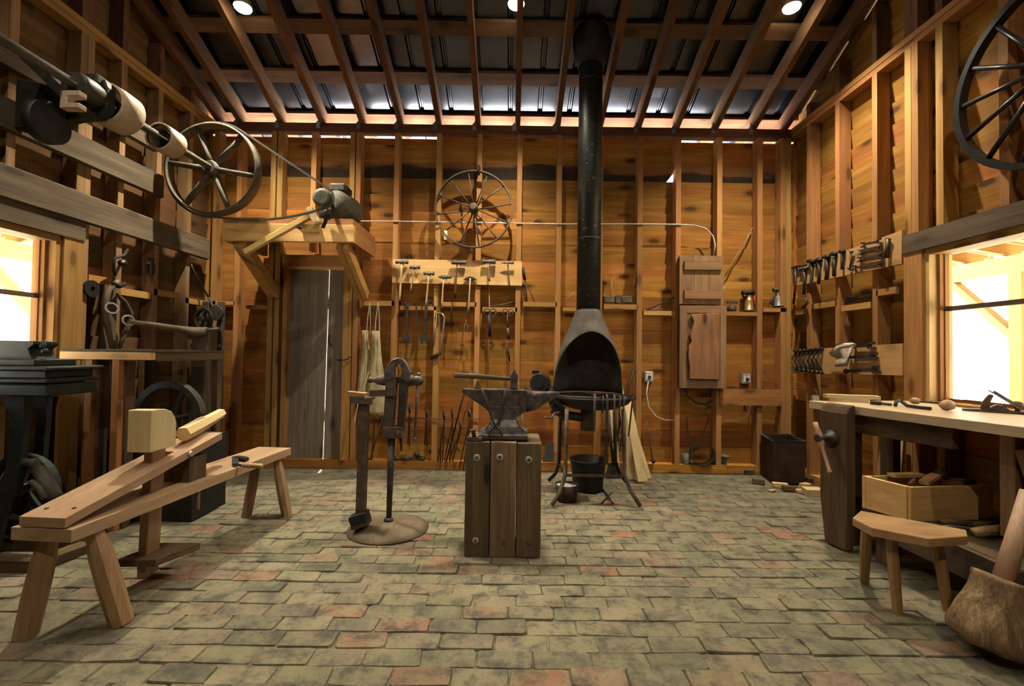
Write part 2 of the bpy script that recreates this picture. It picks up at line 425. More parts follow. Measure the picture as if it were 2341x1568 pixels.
# ---- floor: bricks on a sandy bed
floor = setting('floor')
b = MB().box((XL - 0.2, YF - 0.2, -0.12), (XR + 0.2, YB + 0.2, -0.0075)); b.build('sand_bed', M['mortar'], floor)
def brick_material(name, joined):
    t = NT(name); tc = t.n('ShaderNodeTexCoord'); ge = t.n('ShaderNodeNewGeometry')
    if joined: rnd = ge.outputs['Random Per Island']
    else: rnd = t.n('ShaderNodeObjectInfo').outputs['Random']
    base = t.ramp([(0.0, (0.150, 0.138, 0.086)), (0.18, (0.215, 0.188, 0.120)), (0.36, (0.175, 0.142, 0.105)), (0.55, (0.105, 0.10, 0.072)), (0.72, (0.245, 0.21, 0.14)), (0.86, (0.20, 0.140, 0.105)), (0.95, (0.225, 0.130, 0.09)), (1.0, (0.28, 0.115, 0.07))])
    t.l(rnd, base.inputs[0])
    def nz(scale, det=4, rough=.6):
        x = t.n('ShaderNodeTexNoise'); x.inputs['Scale'].default_value = scale; x.inputs['Detail'].default_value = det; x.inputs['Roughness'].default_value = rough
        t.l(ge.outputs['Position'], x.inputs['Vector']); return x.outputs[0]
    def rr(v, a, b_):
        x = t.ramp([(a, (0, 0, 0)), (b_, (1, 1, 1))]); t.l(v, x.inputs[0]); return x.outputs[0]
    n1o, n2o = nz(9, 5, .7), nz(48, 4, .65)
    col = t.mix(base.outputs[0], (0.235, 0.212, 0.128), t.math('MULTIPLY', rr(nz(7.3, 5, .7), .42, .62), .7))      # pale dust
    col = t.mix(col, (0.135, 0.137, 0.080), t.math('MULTIPLY', rr(nz(2.3, 3), .45, .66), .55))                      # greenish
    col = t.mix(col, (0.066, 0.062, 0.052), t.math('MULTIPLY', rr(n1o, .47, .63), .85))                            # grey stains
    col = t.mix(col, (0.24, 0.155, 0.12), t.math('MULTIPLY', rr(nz(13, 4, .7), .55, .68), .6))                      # pinkish clay showing
    col = t.mix(col, (0.075, 0.066, 0.048), t.math('MULTIPLY', rr(n2o, .54, .72), .5))
    n1 = type('q', (), {'outputs': [n1o]}); n2 = type('q', (), {'outputs': [n2o]})
    t.l(col, t.b.inputs['Base Color']); t.b.inputs['Roughness'].default_value = 0.88
    t.b.inputs['Specular IOR Level'].default_value = 0.25
    bp = t.n('ShaderNodeBump'); bp.inputs['Strength'].default_value = 0.8; bp.inputs['Distance'].default_value = 0.007
    t.l(t.math('ADD', n1.outputs[0], t.math('MULTIPLY', n2.outputs[0], 0.6)), bp.inputs['Height']); t.l(bp.outputs[0], t.b.inputs['Normal'])
    return t.m
M['brick1'] = brick_material('dusty_paving_brick', False)
M['brick2'] = brick_material('dusty_paving_brick_field', True)
def brick_geo(r, l=0.211, w=0.0995):
    hx, hy = l / 2, w / 2; cxy = []
    for (sx, sy) in ((-1, -1), (1, -1), (1, 1), (-1, 1)):
        c1 = r.uniform(0.004, 0.014); c2 = r.uniform(0.004, 0.012)
        a = (sx * hx, sy * (hy - c2)); bb = (sx * (hx - c1), sy * hy)
        cxy += [a, bb] if sx * sy > 0 else [bb, a]
    # a mid point on each long side
    pts = cxy[:1] + cxy[1:]
    pts = [(x + r.uniform(-.004, .003), y + r.uniform(-.004, .0025)) for x, y in pts]
    k = len(pts); tx, ty = r.uniform(-.02, .02), r.uniform(-.03, .03)
    vs = [(x * 1.0, y * 1.0, -0.055) for x, y in pts]
    vs += [(x, y, -0.007 + x * tx + y * ty + r.uniform(-.002, .002)) for x, y in pts]
    vs += [(x * 0.97, y * 0.945, 0.0 + x * tx + y * ty + r.uniform(-.0012, .0012)) for x, y in pts]
    fs = [tuple(range(2 * k, 3 * k))]
    for q in (0, k): fs += [(q + i, q + (i + 1) % k, q + k + (i + 1) % k, q + k + i) for i in range(k)]
    return vs, fs
br = random.Random(5)
variants = []
for i in range(14):
    vs, fs = brick_geo(br); me = bpy.data.meshes.new('brick'); me.from_pydata(vs, [], fs); me.materials.append(M['brick1']); variants.append((me, vs, fs))
spots = []
y = 0.55; row = 0
while y < YB - 0.05:
    x = XL - 0.1 + (row % 2) * 0.108 + br.uniform(-.03, .03); ph = br.uniform(0, 6)
    while x < XR + 0.05:
        l = 0.215 * br.uniform(0.95, 1.05)
        if XL - 0.05 < x < XR - 0.05:
            yy = y + 0.006 * math.sin(x * 1.3 + ph) + br.uniform(-.004, .004)
            spots.append((x + l / 2, yy, br.uniform(-.005, .0035), br.uniform(-.03, .03), l / 0.215, br.randrange(14)))
        x += l
    y += 0.1035 * br.uniform(0.985, 1.015); row += 1
def seen(p):
    d = V((p[0], p[1], 0)) - CAM; w = d.dot(_F)
    if w < 0.2: return 0
    px = CX + FPX * d.dot(_R) / w; py = CY - FPX * d.dot(_U) / w
    return (1.0 / w ** 3) if -60 < px < 2400 and py < 1640 else 0
order = sorted(range(len(spots)), key=lambda i: -seen(spots[i]))
near = set(order[:300]); mb = MB()
for i, (x, y, z, rz, sx, vi) in enumerate(spots):
    me, vs, fs = variants[vi]
    if i in near:
        o = bpy.data.objects.new('brick', me); C.objects.link(o); o.parent = floor
        o.location = (x, y, z); o.rotation_euler = (0, 0, rz); o.scale = (sx, 1, 1)
    else:
        cr, sr = math.cos(rz), math.sin(rz)
        mb._add([(x + sx * a * cr - bb * sr, y + sx * a * sr + bb * cr, z + c) for a, bb, c in vs], fs)
o = mb.build('brick_field', M['brick2'], floor, fixn=False); o['kind'] = 'stuff'

# ---- walls
def siding(parent, wall, rows, spans_of, mat, face):
    """lapped boards: the top edge lies on the studs, the foot kicks outwards"""
    r = random.Random(wall)
    for k in rows:
        z0 = 0.06 + k * RP
        for sp_ in spans_of(k, z0):
            a, bq = sp_[0], sp_[1]; bt = sp_[2] if len(sp_) > 2 else bq
            if bq - a < 0.05: continue
            t0 = z0 - 0.028; t1 = min(z0 + RP, (3.425 if len(sp_) > 3 else 3.396) if wall == 'b' else 9) + r.uniform(-.004, .004)
            o0 = 0.026; o1 = 0.001; th = 0.018
            if wall == 'b':
                p = [(a, YB + SD + o0, t0), (bq, YB + SD + o0, t0), (bq, YB + SD + o0 + th, t0), (a, YB + SD + o0 + th, t0),
                     (a, YB + SD + o1, t1), (bt, YB + SD + o1, t1), (bt, YB + SD + o1 + th, t1), (a, YB + SD + o1 + th, t1)]
            else:
                s = 1 if wall == 'r' else -1; X = (XR if s > 0 else XL) + s * SD
                p = [(X + s * o0, a, t0), (X + s * (o0 + th), a, t0), (X + s * (o0 + th), bq, t0), (X + s * o0, bq, t0),
                     (X + s * o1, a, t1), (X + s * (o1 + th), a, t1), (X + s * (o1 + th), bt, t1), (X + s * o1, bt, t1)]
            MB().hexa([V(q) for q in p]).build('plank', mat if not callable(mat) else mat(k), parent)

wall_back = setting('wall_back'); wall_left = setting('wall_left'); wall_right = setting('wall_right'); wall_front = setting('wall_front')
DX0, DX1, DZ = at(652, 800, YB).x, at(787, 800, YB).x, at(720, 610, YB).z      # door opening
JOINTS = [at(p, 600, YB).x for p in (906, 1001, 1094, 1187, 1278, 1373, 1465, 1552, 1646, 1738)]
jr = random.Random(3)
def back_spans(k, z0):
    j = jr.choice(JOINTS); A, B = XL - 0.12, XR + 0.12
    if z0 < DZ: return [(A, DX0 + 0.008), (DX1 - 0.008, j - 0.0015), (j + 0.0015, B)]
    if k == 19: return [(A, JOINTS[1]), (JOINTS[1] + .002, JOINTS[7], JOINTS[7], 1), (JOINTS[7] + .002, B)]
    if k == 17: return [(A, at(1520, 385, YB + SD).x, at(1553, 385, YB + SD).x), (at(1553, 385, YB + SD).x, B)]
    return [(A, j - 0.0015), (j + 0.0015, B)]
def pine_row(k): return M['bark_x'] if k == 17 else M['pine_x']
# the board that still carries a bark edge
t = NT('bark_edged_board'); tc = t.n('ShaderNodeTexCoord'); sp = t.n('ShaderNodeSeparateXYZ'); t.l(tc.outputs['Object'], sp.inputs[0])
nz = t.n('ShaderNodeTexNoise'); nz.inputs['Scale'].default_value = 2.2; nz.inputs['Detail'].default_value = 5
mp = t.n('ShaderNodeMapping'); mp.inputs['Scale'].default_value = (0.8, 1, 3); t.l(tc.outputs['Object'], mp.inputs[0]); t.l(mp.outputs[0], nz.inputs[0])
h = t.math('ADD', t.math('SUBTRACT', sp.outputs[2], 0.06 + 17 * RP - 0.03), t.math('MULTIPLY', nz.outputs[0], 0.30))
rp = t.ramp([(0.255, (0.03, 0.016, 0.009)), (0.275, (0.07, 0.032, 0.015)), (0.30, (0.24, 0.11, 0.035)), (0.5, (0.36, 0.18, 0.055))]); t.l(h, rp.inputs[0])
t.l(rp.outputs[0], t.b.inputs[0]); t.b.inputs['Roughness'].default_value = 0.85
M['bark_x'] = t.m
siding(wall_back, 'b', range(20), back_spans, pine_row, None)

# windows are 1.0 m wide holes at the near end of the visible side walls
WZ0, WZ1 = 0.90, 1.90
WL = (2.02, 3.06); WR = (2.06, 3.10)
def side_spans(win, s):
    def f(k, z0):
        B = YB + SD
        lb = min(B, YB - (z0 - 0.028 - 3.69) / SL); lt = min(B, YB - (z0 + RP - 3.69) / SL)
        front = YF if z0 + RP < 3.66 else max(YF, 2 * RIDGE_Y - lt)
        if lt < 0.9: return [(front, lb, max(lt, front + .02))] if lb - front > 0.15 else []
        if z0 + RP > WZ0 + 0.02 and z0 < WZ1 - 0.02: return [(front, 0.3), (0.303, win[0]), (win[1], lb, lt)]
        j = 2.95 + 0.3 * (k % 3 - 1)
        return [(front, 0.6), (0.603, j), (j + .003, lb, lt)] if lt > j + 0.1 else [(front, 0.6), (0.603, lb, lt)]
    return f
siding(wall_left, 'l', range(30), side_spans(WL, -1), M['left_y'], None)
siding(wall_right, 'r', range(30), side_spans(WR, 1), M['pine_y'], None)

SW = 0.051
def stud_b(x, z0, z1, dy=0.0, w=SW):
    MB().box((x - w / 2, YB + dy, z0), (x + w / 2, YB + SD, z1)).build('stud', M['stud_z'], wall_back)
zp = PLT - 0.09
px_full = [(549, 350), (908, 340), (1004, 340), (1097, 340), (1189, 340), (1280, 340), (1374, 340), (1465, 340), (1552, 340), (1646, 340), (1738, 340), (806, 350), (820, 350), (626, 350), (641, 350)]
for px, py in px_full: stud_b(at(px, py, YB).x, 0.08, zp)
stud_b(at(718, 350, YB).x, DZ + 0.16, zp)
for x in (XL + 0.026, XR - 0.026, XR - 0.08): stud_b(x, 0.08, zp)
MB().box((XL - 0.1, YB, 0.0), (0.82, YB + SD, 0.082)).build('sill_plate', M['pine_x'], wall_back)
MB().box((0.823, YB - 0.004, 0.0), (at(1662, 1070, YB).x, YB + SD, 0.083)).build('sill_plate', M['pine_x'], wall_back)
MB().box((at(1663, 1070, YB).x, YB, 0.0), (XR + 0.1, YB + SD, 0.08)).build('sill_plate', M['pine_x'], wall_back)
MB().box((XL - 0.1, YB - 0.002, zp), (XR + 0.1, YB + SD - 0.02, PLT)).build('top_plate', M['rafter_x'], wall_back)
for x0, x1, y0, y1 in [(560, 610, 697, 706), (486, 536, 688, 697), (828, 901, 687, 699), (915, 997, 699, 709), (1011, 1089, 690, 701), (1103, 1182, 702, 713), (1196, 1273, 690, 701), (1287, 1367, 703, 712),
                       (1381, 1458, 695, 707), (1472, 1545, 710, 721), (1653, 1731, 712, 722), (1745, 1799, 703, 713)]:
    a, c = at(x0, y0, YB), at(x1, y1, YB); MB().box((a.x, YB, c.z), (c.x, YB + SD, a.z)).build('blocking', M['stud_x'], wall_back)
for x0, x1, y0, y1 in [(652, 800, 585, 608)]:
    a, c = at(x0, y0, YB), at(x1, y1, YB); MB().box((DX0 - 0.05, YB - 0.003, DZ), (DX1 + 0.04, YB + SD, DZ + 0.12)).build('door_header', M['stud_x'], wall_back)

# side walls: studs, plates, blocking, gable studs
def side_wall(wall, s, X, ys, win, blocks):
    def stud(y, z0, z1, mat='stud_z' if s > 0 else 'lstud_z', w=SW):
        MB().box((X, y - w / 2, z0), (X + s * SD, y + w / 2, z1)).build('stud', M[mat], wall)
    for y in ys:
        if win[0] - 0.02 < y < win[1] + 0.02:
            stud(y, 0.08, WZ0 - 0.05); stud(y, WZ1 + 0.16, PLT - 0.09)
        else: stud(y, 0.08, PLT - 0.09)
    k = 0
    for y in ys + [0.7, 0.3, -0.1]:
        zt = roof_z(y + 0.03) + 0.02
        if zt - PLT > 0.08: stud(y, PLT, zt, 'rafter_z')
    for z0, z1, q in ((PLT - 0.09, PLT - 0.046, 0.0), (PLT - 0.044, PLT, 0.004)):
        MB().box((X - s * q, YF, z0), (X + s * (SD - 0.01), YB - 0.003, z1)).build('top_plate', M['stud_y'], wall)
    MB().box((X, YF, 0), (X + s * SD, YB - 0.003, 0.08)).build('sill_plate', M['stud_y'], wall)
    for (p0, p1, dz) in blocks:
        a, c = atx(*p0, X), atx(*p1, X); z = (a.z + c.z) / 2
        MB().box((X, min(a.y, c.y), z - dz / 2), (X + s * SD, max(a.y, c.y), z + dz / 2)).build('blocking', M['stud_y'], wall)
yr = [atx(px, py, XR).y for px, py in ((1848, 319), (1914, 287), (1999, 223))]
side_wall(wall_right, 1, XR, yr + [3.235, 3.18, 3.125 - 0.13, 2.60, 2.2, 1.98, 1.6, 1.2], WR,
          [((1819, 714), (1846, 712), .05), ((1856, 700), (1912, 694), .05), ((1923, 705), (1990, 697), .05), ((2003, 672), (2048, 660), .05)])
yl = [4.27, 3.89, 3.52]
side_wall(wall_left, -1, XL, yl + [3.24, 3.187, 2.74, 2.36, 1.98, 1.6, 1.2], WL,
          [((203, 634), (255, 646), .055), ((275, 666), (345, 676), .055), ((352, 667), (412, 677), .055), ((424, 688), (470, 692), .05)])
for X, s_ in ((XL, -1), (XR, 1)):      # corner boards outside, added to stop light leaking in between the walls
    MB().box((X + s_ * (SD - .02), YB + SD - .01, 0), (X + s_ * (SD + .16), YB + SD + .16, 3.5)).build('corner_board', M['pine_z'], wall_back)
    MB().box((X + s_ * (SD - .02), YF - .08, 0), (X + s_ * (SD + .16), YF + .0, 3.5)).build('corner_board', M['pine_z'], wall_front)
# front wall behind the camera
for x0, x1, z0, z1 in ((XL - 0.15, -0.9, -.1, 3.56), (0.9, XR + 0.15, -.1, 3.56), (-0.9, 0.9, -.1, 3.56)):
    MB().box((x0, YF - 0.06, z0), (x1, YF, z1)).build('wall_panel', M['pine_x'], wall_front)

# ---- windows: frame, trim, meeting rail, glass
tg = NT('window_glass'); o_ = tg.N['Material Output']
tr = tg.n('ShaderNodeBsdfTransparent'); gl = tg.n('ShaderNodeBsdfGlossy'); gl.inputs['Roughness'].default_value = 0.02
fr = tg.n('ShaderNodeLayerWeight'); fr.inputs[0].default_value = 0.5; mx = tg.n('ShaderNodeMixShader')
tg.l(tg.math('ADD', tg.math('MULTIPLY', tg.math('POWER', fr.outputs['Facing'], 5.0), 0.7), 0.03), mx.inputs[0]); tg.l(tr.outputs[0], mx.inputs[1]); tg.l(gl.outputs[0], mx.inputs[2]); tg.l(mx.outputs[0], o_.inputs[0])
M['glass'] = tg.m
def window(name, s, X, win):
    w = setting(name); Y0, Y1 = win; q = 'new' if s > 0 else 'stud'
    o = X + s * (SD + 0.05)
    def bx(nm, x0, x1, y0, y1, z0, z1, mat, par=w): return MB().box((x0, y0, z0), (x1, y1, z1)).build(nm, M[mat], par)
    for y0, y1 in ((Y1 - 0.03, Y1 + 0.01), (Y0 - 0.01, Y0 + 0.03)): bx('jamb', X - s * .004, o, y0, y1, WZ0, WZ1, q + '_z')
    bx('head', X - s * .003, o, Y0, Y1, WZ1 - 0.012, WZ1 + 0.03, 'stud_y')
    bx('sill', X - s * .02, o + s * .05, Y0 - .02, Y1 + .01, WZ0 - .05, WZ0, 'stud_y')
    # stop strips, then sash
    bx('stop', X + s * .05, X + s * .075, Y1 - 0.05, Y1 - 0.03, WZ0, WZ1, 'stud_z'); bx('stop', X + s * .05, X + s * .075, Y0 + .03, Y0 + .05, WZ0, WZ1, 'stud_z')
    bx('meeting_rail', X + s * .075, X + s * .105, Y0 + .03, Y1 - .03, 1.502, 1.532, 'dark_y')
    for y0, y1 in ((Y1 - 0.058, Y1 - 0.03), (Y0 + 0.03, Y0 + 0.058)): bx('stile', X + s * .078, X + s * .104, y0, y1, WZ0, WZ1 - .012, 'stud_z')
    bx('glass_pane', X + s * .088, X + s * .092, Y0 + .05, Y1 - .05, 1.532, WZ1 - .012, 'glass'); bx('glass_pane', X + s * .096, X + s * .100, Y0 + .05, Y1 - .05, WZ0, 1.502, 'glass')
    # casing boards on the room side
    bx('casing', X - s * .022, X, Y1 + .01, Y1 + .15, WZ0 - .85 if s < 0 else WZ0 - .05, WZ1 + .03, 'stud_z')
    bx('casing', X - s * .022, X, Y0 - .15, Y0 - .01, WZ0 - .05, WZ1 + .03, 'stud_z')
    bx('header_board', X - s * .03, X, Y0 - .2, Y1 + .15, WZ1 + .03, WZ1 + .16, 'grey_y')
window('window_1', -1, XL, WL); window('window_2', 1, XR, WR)

# ---- plank door in the back wall
door = setting('door_1')
yd = YB + 0.055
xs = [at(657, 800, yd).x, at(703, 800, yd).x, at(748, 800, yd).x, at(785, 800, yd).x]
tops = [at(p, 615, yd).x for p in (661, 706, 753, 784)]; bots = [at(p, 1046, yd).x for p in (653, 692, 738, 780)]
def dplank(t0, t1, b0, b1, mat, y0=0.0):
    MB().hexa([V((b0, yd + y0, .03)), V((b1, yd + y0, .03)), V((b1, yd + .025 + y0, .03)), V((b0, yd + .025 + y0, .03)),
               V((t0, yd + y0, DZ - .02)), V((t1, yd + y0, DZ - .02)), V((t1, yd + .025 + y0, DZ - .02)), V((t0, yd + .025 + y0, DZ - .02))]).build('plank', M[mat], door)
dplank(tops[0] + .006, tops[1] - .0012, bots[0] - .004, bots[1] - .001, 'door_z')
dplank(tops[1] + .0012, tops[2] - .002, bots[1] + .001, bots[2] - .004, 'door_z')
dplank(tops[2] + .007, tops[3] + .02, bots[2] + .005, bots[3] + .03, 'door_z')
for x0, x1, z0, z1, mt in ((DX0 - 0.03, DX0 + .015, 0.08, DZ, 'stud_z'), (DX1 - .015, DX1 + 0.03, 0.08, DZ, 'stud_z'), (DX0, DX1, DZ - .025, DZ + .001, 'new_x')):
    MB().box((x0, YB - .012, z0), (x1, YB + .098, z1)).build('door_frame', M[mt], door)
a = at(738, 920, yd + .06)
for z in (.45, 1.6): MB().box((DX0 + .04, yd + .026, z), (DX1 - .12, yd + .05, z + .11)).build('batten', M['grey_x'], door)
hk = [at(772, 822, yd - .01), at(786, 823, YB - .035), at(795, 821, YB - .04), at(799, 815, YB - .03), at(803, 818, YB - .012)]
MB().tube(hk, .006, 6).build('hook_latch', M['black'], door)
hd = at(753, 780, yd)
MB().tube([hd + V((0, -.004, .07)), hd + V((.008, -.035, .045)), hd + V((.012, -.04, 0)), hd + V((.02, -.004, -.05))], .006, 6).build('pull_handle', M['black'], door)

# ---- ceiling
ceil = setting('ceiling')
rx = [at(px, py, YB).x for px, py in ((548, 262), (642, 262), (736, 262), (828, 262), (915, 265), (1003, 265), (1093, 268), (1184, 268), (1276, 270), (1373, 272), (1461, 272), (1548, 274), (1637, 275), (1724, 278))]
rx = [XL - 0.0 + .03] + rx + [XR - 0.06]
RH = 0.15; cs = 1 / math.sqrt(1 + SL * SL)
for i, x in enumerate(rx):
    for sgn in (1, -1):
        y0 = YB + 0.42 if sgn > 0 else YF - 0.3; z = PLT + SL * (YB - y0) if sgn > 0 else roof_z(y0)
        zr = roof_z(RIDGE_Y); h = RH / cs
        p = [(x - SW / 2, y0, z), (x + SW / 2, y0, z), (x + SW / 2, RIDGE_Y + .02 * sgn, zr), (x - SW / 2, RIDGE_Y + .02 * sgn, zr)]
        MB().hexa([V(q) for q in p] + [V(q) + V((0, 0, h)) for q in p]).build('rafter', M['rafter_y'], ceil)
    if 0 < i < len(rx) - 1:        # metal rafter ties on the plate
        s = -1
        b = MB(); xx = x + s * (SW / 2 + .003)
        b.box((xx - .026, YB - .006, PLT - .055), (xx + .012, YB - .001, PLT + .008))
        b.prism([(0, 0), (.05, .004), (.05, .075), (.02, .06)], (xx - .002, YB - .004, PLT - .005), (0, 1, 0), (0, 0, 1), -.003)
        b.hexa([V((xx - .03, YB - .006, PLT)), V((xx, YB - .006, PLT)), V((xx, YB, PLT)), V((xx - .03, YB, PLT)), V((xx - .002, YB - .004, PLT + .035)), V((xx, YB - .004, PLT + .035)), V((xx, YB, PLT + .035)), V((xx - .002, YB, PLT + .035))])
        b.build('rafter_tie', M['tin'], ceil)
pw = 0.125
def roofpt(y, up): return V((0, y, roof_z(y) + RH / cs + up))
yc = 4.728; k = 0
while yc > YF:
    if abs(yc - RIDGE_Y) > 0.12:
        dirv = V((0, 1, -SL)) if yc > RIDGE_Y else V((0, 1, SL))
        dirv.normalize(); n = V((0, SL * cs, cs)) if yc > RIDGE_Y else V((0, -SL * cs, cs))
        c = roofpt(yc, 0) + n * .019
        b = MB(); w = pw / 2
        p = []
        for zz in (-.019, .019):
            for xx, q in ((XL - .3, -w), (XR + .3, -w), (XR + .3, w), (XL - .3, w)): p.append(c + V((xx, 0, 0)) + dirv * q + n * zz)
        b.hexa(p).build('purlin', M['rafter_x'], ceil)
    yc -= 0.43
# ribbed sheets, 0.915 m wide
def sheet(x0, x1, sgn):
    prof = []; x = x0; pitch = (x1 - x0) / 3
    for i in range(3):
        a = x0 + i * pitch
        prof += [(a, 0), (a + pitch - .052, 0), (a + pitch - .040, .02), (a + pitch - .028, .02), (a + pitch - .024, .004), (a + pitch - .020, .02), (a + pitch - .008, .02), (a + pitch, 0)]
    ys = (YB + .46, RIDGE_Y) if sgn > 0 else (RIDGE_Y, YF - .35)
    b = MB(); vs = []
    for y in ys:
        zz = (PLT + SL * (YB - y) if sgn > 0 else roof_z(min(y, RIDGE_Y - 1e-4))) + RH / cs + .045
        if sgn > 0 and y <= RIDGE_Y: zz = roof_z(RIDGE_Y + 1e-6) + RH / cs + .045
        vs += [V((px, y, zz + h)) for px, h in prof]
    k = len(prof); b._add(vs, [(i, i + 1, k + i + 1, k + i) for i in range(k - 1)])
    b.build('roof_panel', M['roofmetal'], ceil, fixn=False)
x = XL - 0.32
while x < XR + 0.3:
    sheet(x, x + 0.915, 1); sheet(x, x + 0.915, -1); x += 0.915
MB().box((XL - .3, RIDGE_Y - .02, roof_z(RIDGE_Y) - .05), (XR + .3, RIDGE_Y + .02, roof_z(RIDGE_Y) + .16)).build('ridge_board', M['rafter_x'], ceil)

# ---- yard and porches outside
g = setting('ground'); 
b = MB(); b.box((-40, -40, -.2), (40, 40, -.125)); b.build('yard_surface', M['ground'], g)
light('sun', 'SUN', (0, 2.6, 14), 115.0, (1.0, .97, .92), (0.5, 0, 0), angle=math.radians(1.5))
MB().box((-9, YB + .25, -.124), (9, 22, -.112)).build('eave_bounce_strip', M['gravel'], g)  # unseen pale ground, added to bounce sunlight up under the eave
def porch(s, label):
    t = thing('porch', label, 'porch', (s * 4.4, 3.5, -.12))
    X = 5.1 * s; wx = (XR if s > 0 else XL) + s * .30
    MB().box((X - .06, 0.5, 2.06), (X + .06, 8.2, 2.24)).build('beam', M['porch_y'], t)
    for y, bd in (((1.6, 1), (4.56, 1), (5.62, 0), (8.0, -1)) if s > 0 else ((1.6, 1), (5.03, -1), (8.0, -1))):
        MB().box((X - .06, y - .06, -.12), (X + .06, y + .06, 2.06)).build('post', M['porch_z'], t)
        if bd: MB().bar((X, y + bd * .7, 2.06), (X, y + bd * .05, 1.42), .07, .09, (1, 0, 0)).build('brace', M['porch_y'], t)
    for i in range(19):
        y = 0.5 + i * .42; MB().bar((wx, y, 2.62), (X + s * .3, y, 2.28), .045, .12).build('rafter', M['porch_x'], t)
    MB().hexa([V((wx, .4, 2.70)), V((X + s * .35, .4, 2.35)), V((X + s * .35, 8.3, 2.35)), V((wx, 8.3, 2.70)), V((wx, .4, 2.72)), V((X + s * .35, .4, 2.37)), V((X + s * .35, 8.3, 2.37)), V((wx, 8.3, 2.72))]).build('roof_boarding', M['stud_x'], t)
    for y in (4.4, 4.75):
        c = V((X - s * .07, y, 2.3)); MB().tube([c + V((0, 0, .04)), c + V((-s * .03, 0, -.03)), c + V((-s * .06, .01, -.08)), c + V((-s * .08, 0, -.06))], .012, 6).build('hook', M['strap'], t)
porch(1, 'yellow pine porch outside the window above the workbench'); porch(-1, 'pine porch outside the window behind the iron lathe stand')

# ---- lamps
em = NT('lit_lamp_glass'); em.b.inputs['Emission Color'].default_value = (1, .9, .7, 1); em.b.inputs['Emission Strength'].default_value = 30; em.b.inputs['Base Color'].default_value = (1, 1, 1, 1)
M['lamp'] = em.m
LL = ['lit flood lamp on the rafters near the left wall', 'lit flood lamp on the rafters above the anvil', 'lit flood lamp on the rafters near the right wall',
      'lit flood lamp high up nearer the ridge on the left', 'unseen fill lamp added high up nearer the ridge on the right', 'unseen fill lamp added beyond the ridge']
AIM = [(-2.0, 3.75, 0), (0.05, 3.95, 0), (2.15, 3.5, 0), (-1.9, 1.7, 0), (1.5, 1.7, 0), (0, 1.6, 0)]
EN = [330, 420, 260, 90, 90, 105]; SZ = [112, 106, 114, 116, 116, 120]  # right near-row lamp and beyond-ridge lamp are unseen, added for frontal fill
for i, p in enumerate(LAMPS):
    p = V(p); top = roof_z(p.y); t = thing('flood_lamp', LL[i], 'lamp', p, group='flood lamps under the roof')
    MB().lathe([(.001, -.012), (.045, -.006), (.062, .006), (.066, .02)], p, (0, 0, 1), 20, caps=False).build('lens', M['lamp'], t)
    b = MB().lathe([(.068, .018), (.066, .03), (.045, .075), (.028, .10), (.028, .15), (.034, .15), (.034, .19)], p, (0, 0, 1), 20, caps=True); b.build('reflector', M['strap'], t)
    MB().cyl(p + V((0, 0, .19)), V((p.x, p.y, max(top + .02, p.z + .2))), .012, seg=8).build('stem', M['tin'], t)
    light('lamp_light', 'SPOT', p - V((0, 0, .03)), EN[i], WARM, AIM[i], spot_size=math.radians(SZ[i]), spot_blend=1.0, shadow_soft_size=0.03)
# ================================================================== left side: shaving horse
hx0, hx1 = V((-1.835, 1.80, 0)), V((-1.722, 3.34, 0))
t = thing('shaving_horse', 'wooden shaving horse bench with square head block and sloping work board', 'shaving horse', (-1.8, 2.5, 0))
hd = (hx1 - hx0).normalized(); hn = V((hd.y, -hd.x, 0)); HT = 0.47
def hp(s, w, z): return hx0 + hd * s + hn * w + V((0, 0, z))
def slab(b, s0, s1, w0, w1, z0, z1, ta=0, tb=0):
    return b.hexa([hp(s0, w0, z0), hp(s0, w1, z0), hp(s1, w1, z0 + tb), hp(s1, w0, z0 + tb), hp(s0, w0, z1), hp(s0, w1, z1), hp(s1, w1, z1 + tb), hp(s1, w0, z1 + tb)])
b = MB(); W2 = 0.128
slab(b, 0, .40, -W2, W2, HT - .05, HT); slab(b, .40, .68, -W2, -.03, HT - .05, HT); slab(b, .40, .68, .03, W2, HT - .05, HT); slab(b, .68, 1.545, -W2 + .006, W2 - .004, HT - .05, HT)
b.build('seat_plank', M['plank_y'], t)
for s, w, ds, dw, rr in ((.10, -.075, -.03, -.06, .040), (.13, .085, .07, .07, .043), (1.46, -.07, -.03, -.055, .034), (1.45, .075, .02, .075, .036)):
    a = hp(s, w, HT - .05); c = hp(s + ds, w + dw, .0)
    MB().lathe([(rr * .66, 0), (rr * .8, .05), (rr, .11), (rr * 1.06, .25), (rr, (a - c).length)], a, c - a, 8, False).build('leg', M['horse_z'], t)
# sloping work board with its riser block
RL = .86
b = MB(); zr0, dz = HT + .045, .185
def rs(s0, s1, w0, w1):
    def q(s, w, z): return hp(s, w, zr0 - .04 + z + dz * s / RL) + V((0, 0, 0))
    b.hexa([q(s0, w0, 0), q(s0, w1, 0), q(s1, w1, 0), q(s1, w0, 0), q(s0, w0, .038), q(s0, w1, .038), q(s1, w1, .038), q(s1, w0, .038)])
rs(0, .47, -.095, .10); rs(.47, .60, -.095, -.032); rs(.47, .60, .032, .10); rs(.60, RL, -.095, .10)
ramp = b.build('work_board', M['plank_y'], t)
for s in (.06, .07):
    q_ = hp(s, -.05 if s < .065 else .06, zr0 - .003 + dz * s / RL); MB().cyl(q_, q_ + V((0, 0, .004)), .008, seg=8).build('screw_head', M['rust'], ramp)
b = MB(); slab(b, .64, .76, -.085, .085, HT + .001, HT + .13); b.build('riser_block', M['dark_z'], t)
MB().cyl(hp(.62, .098, zr0 - .02 + dz * .62 / RL), hp(.62, .116, zr0 - .02 + dz * .62 / RL), .015, seg=8).build('pivot_bolt', M['zinc'], t)
MB().cyl(hp(.70, .09, HT - .16), hp(.70, .09, HT - .05), .010, seg=8).build('peg', M['horse_z'], t)
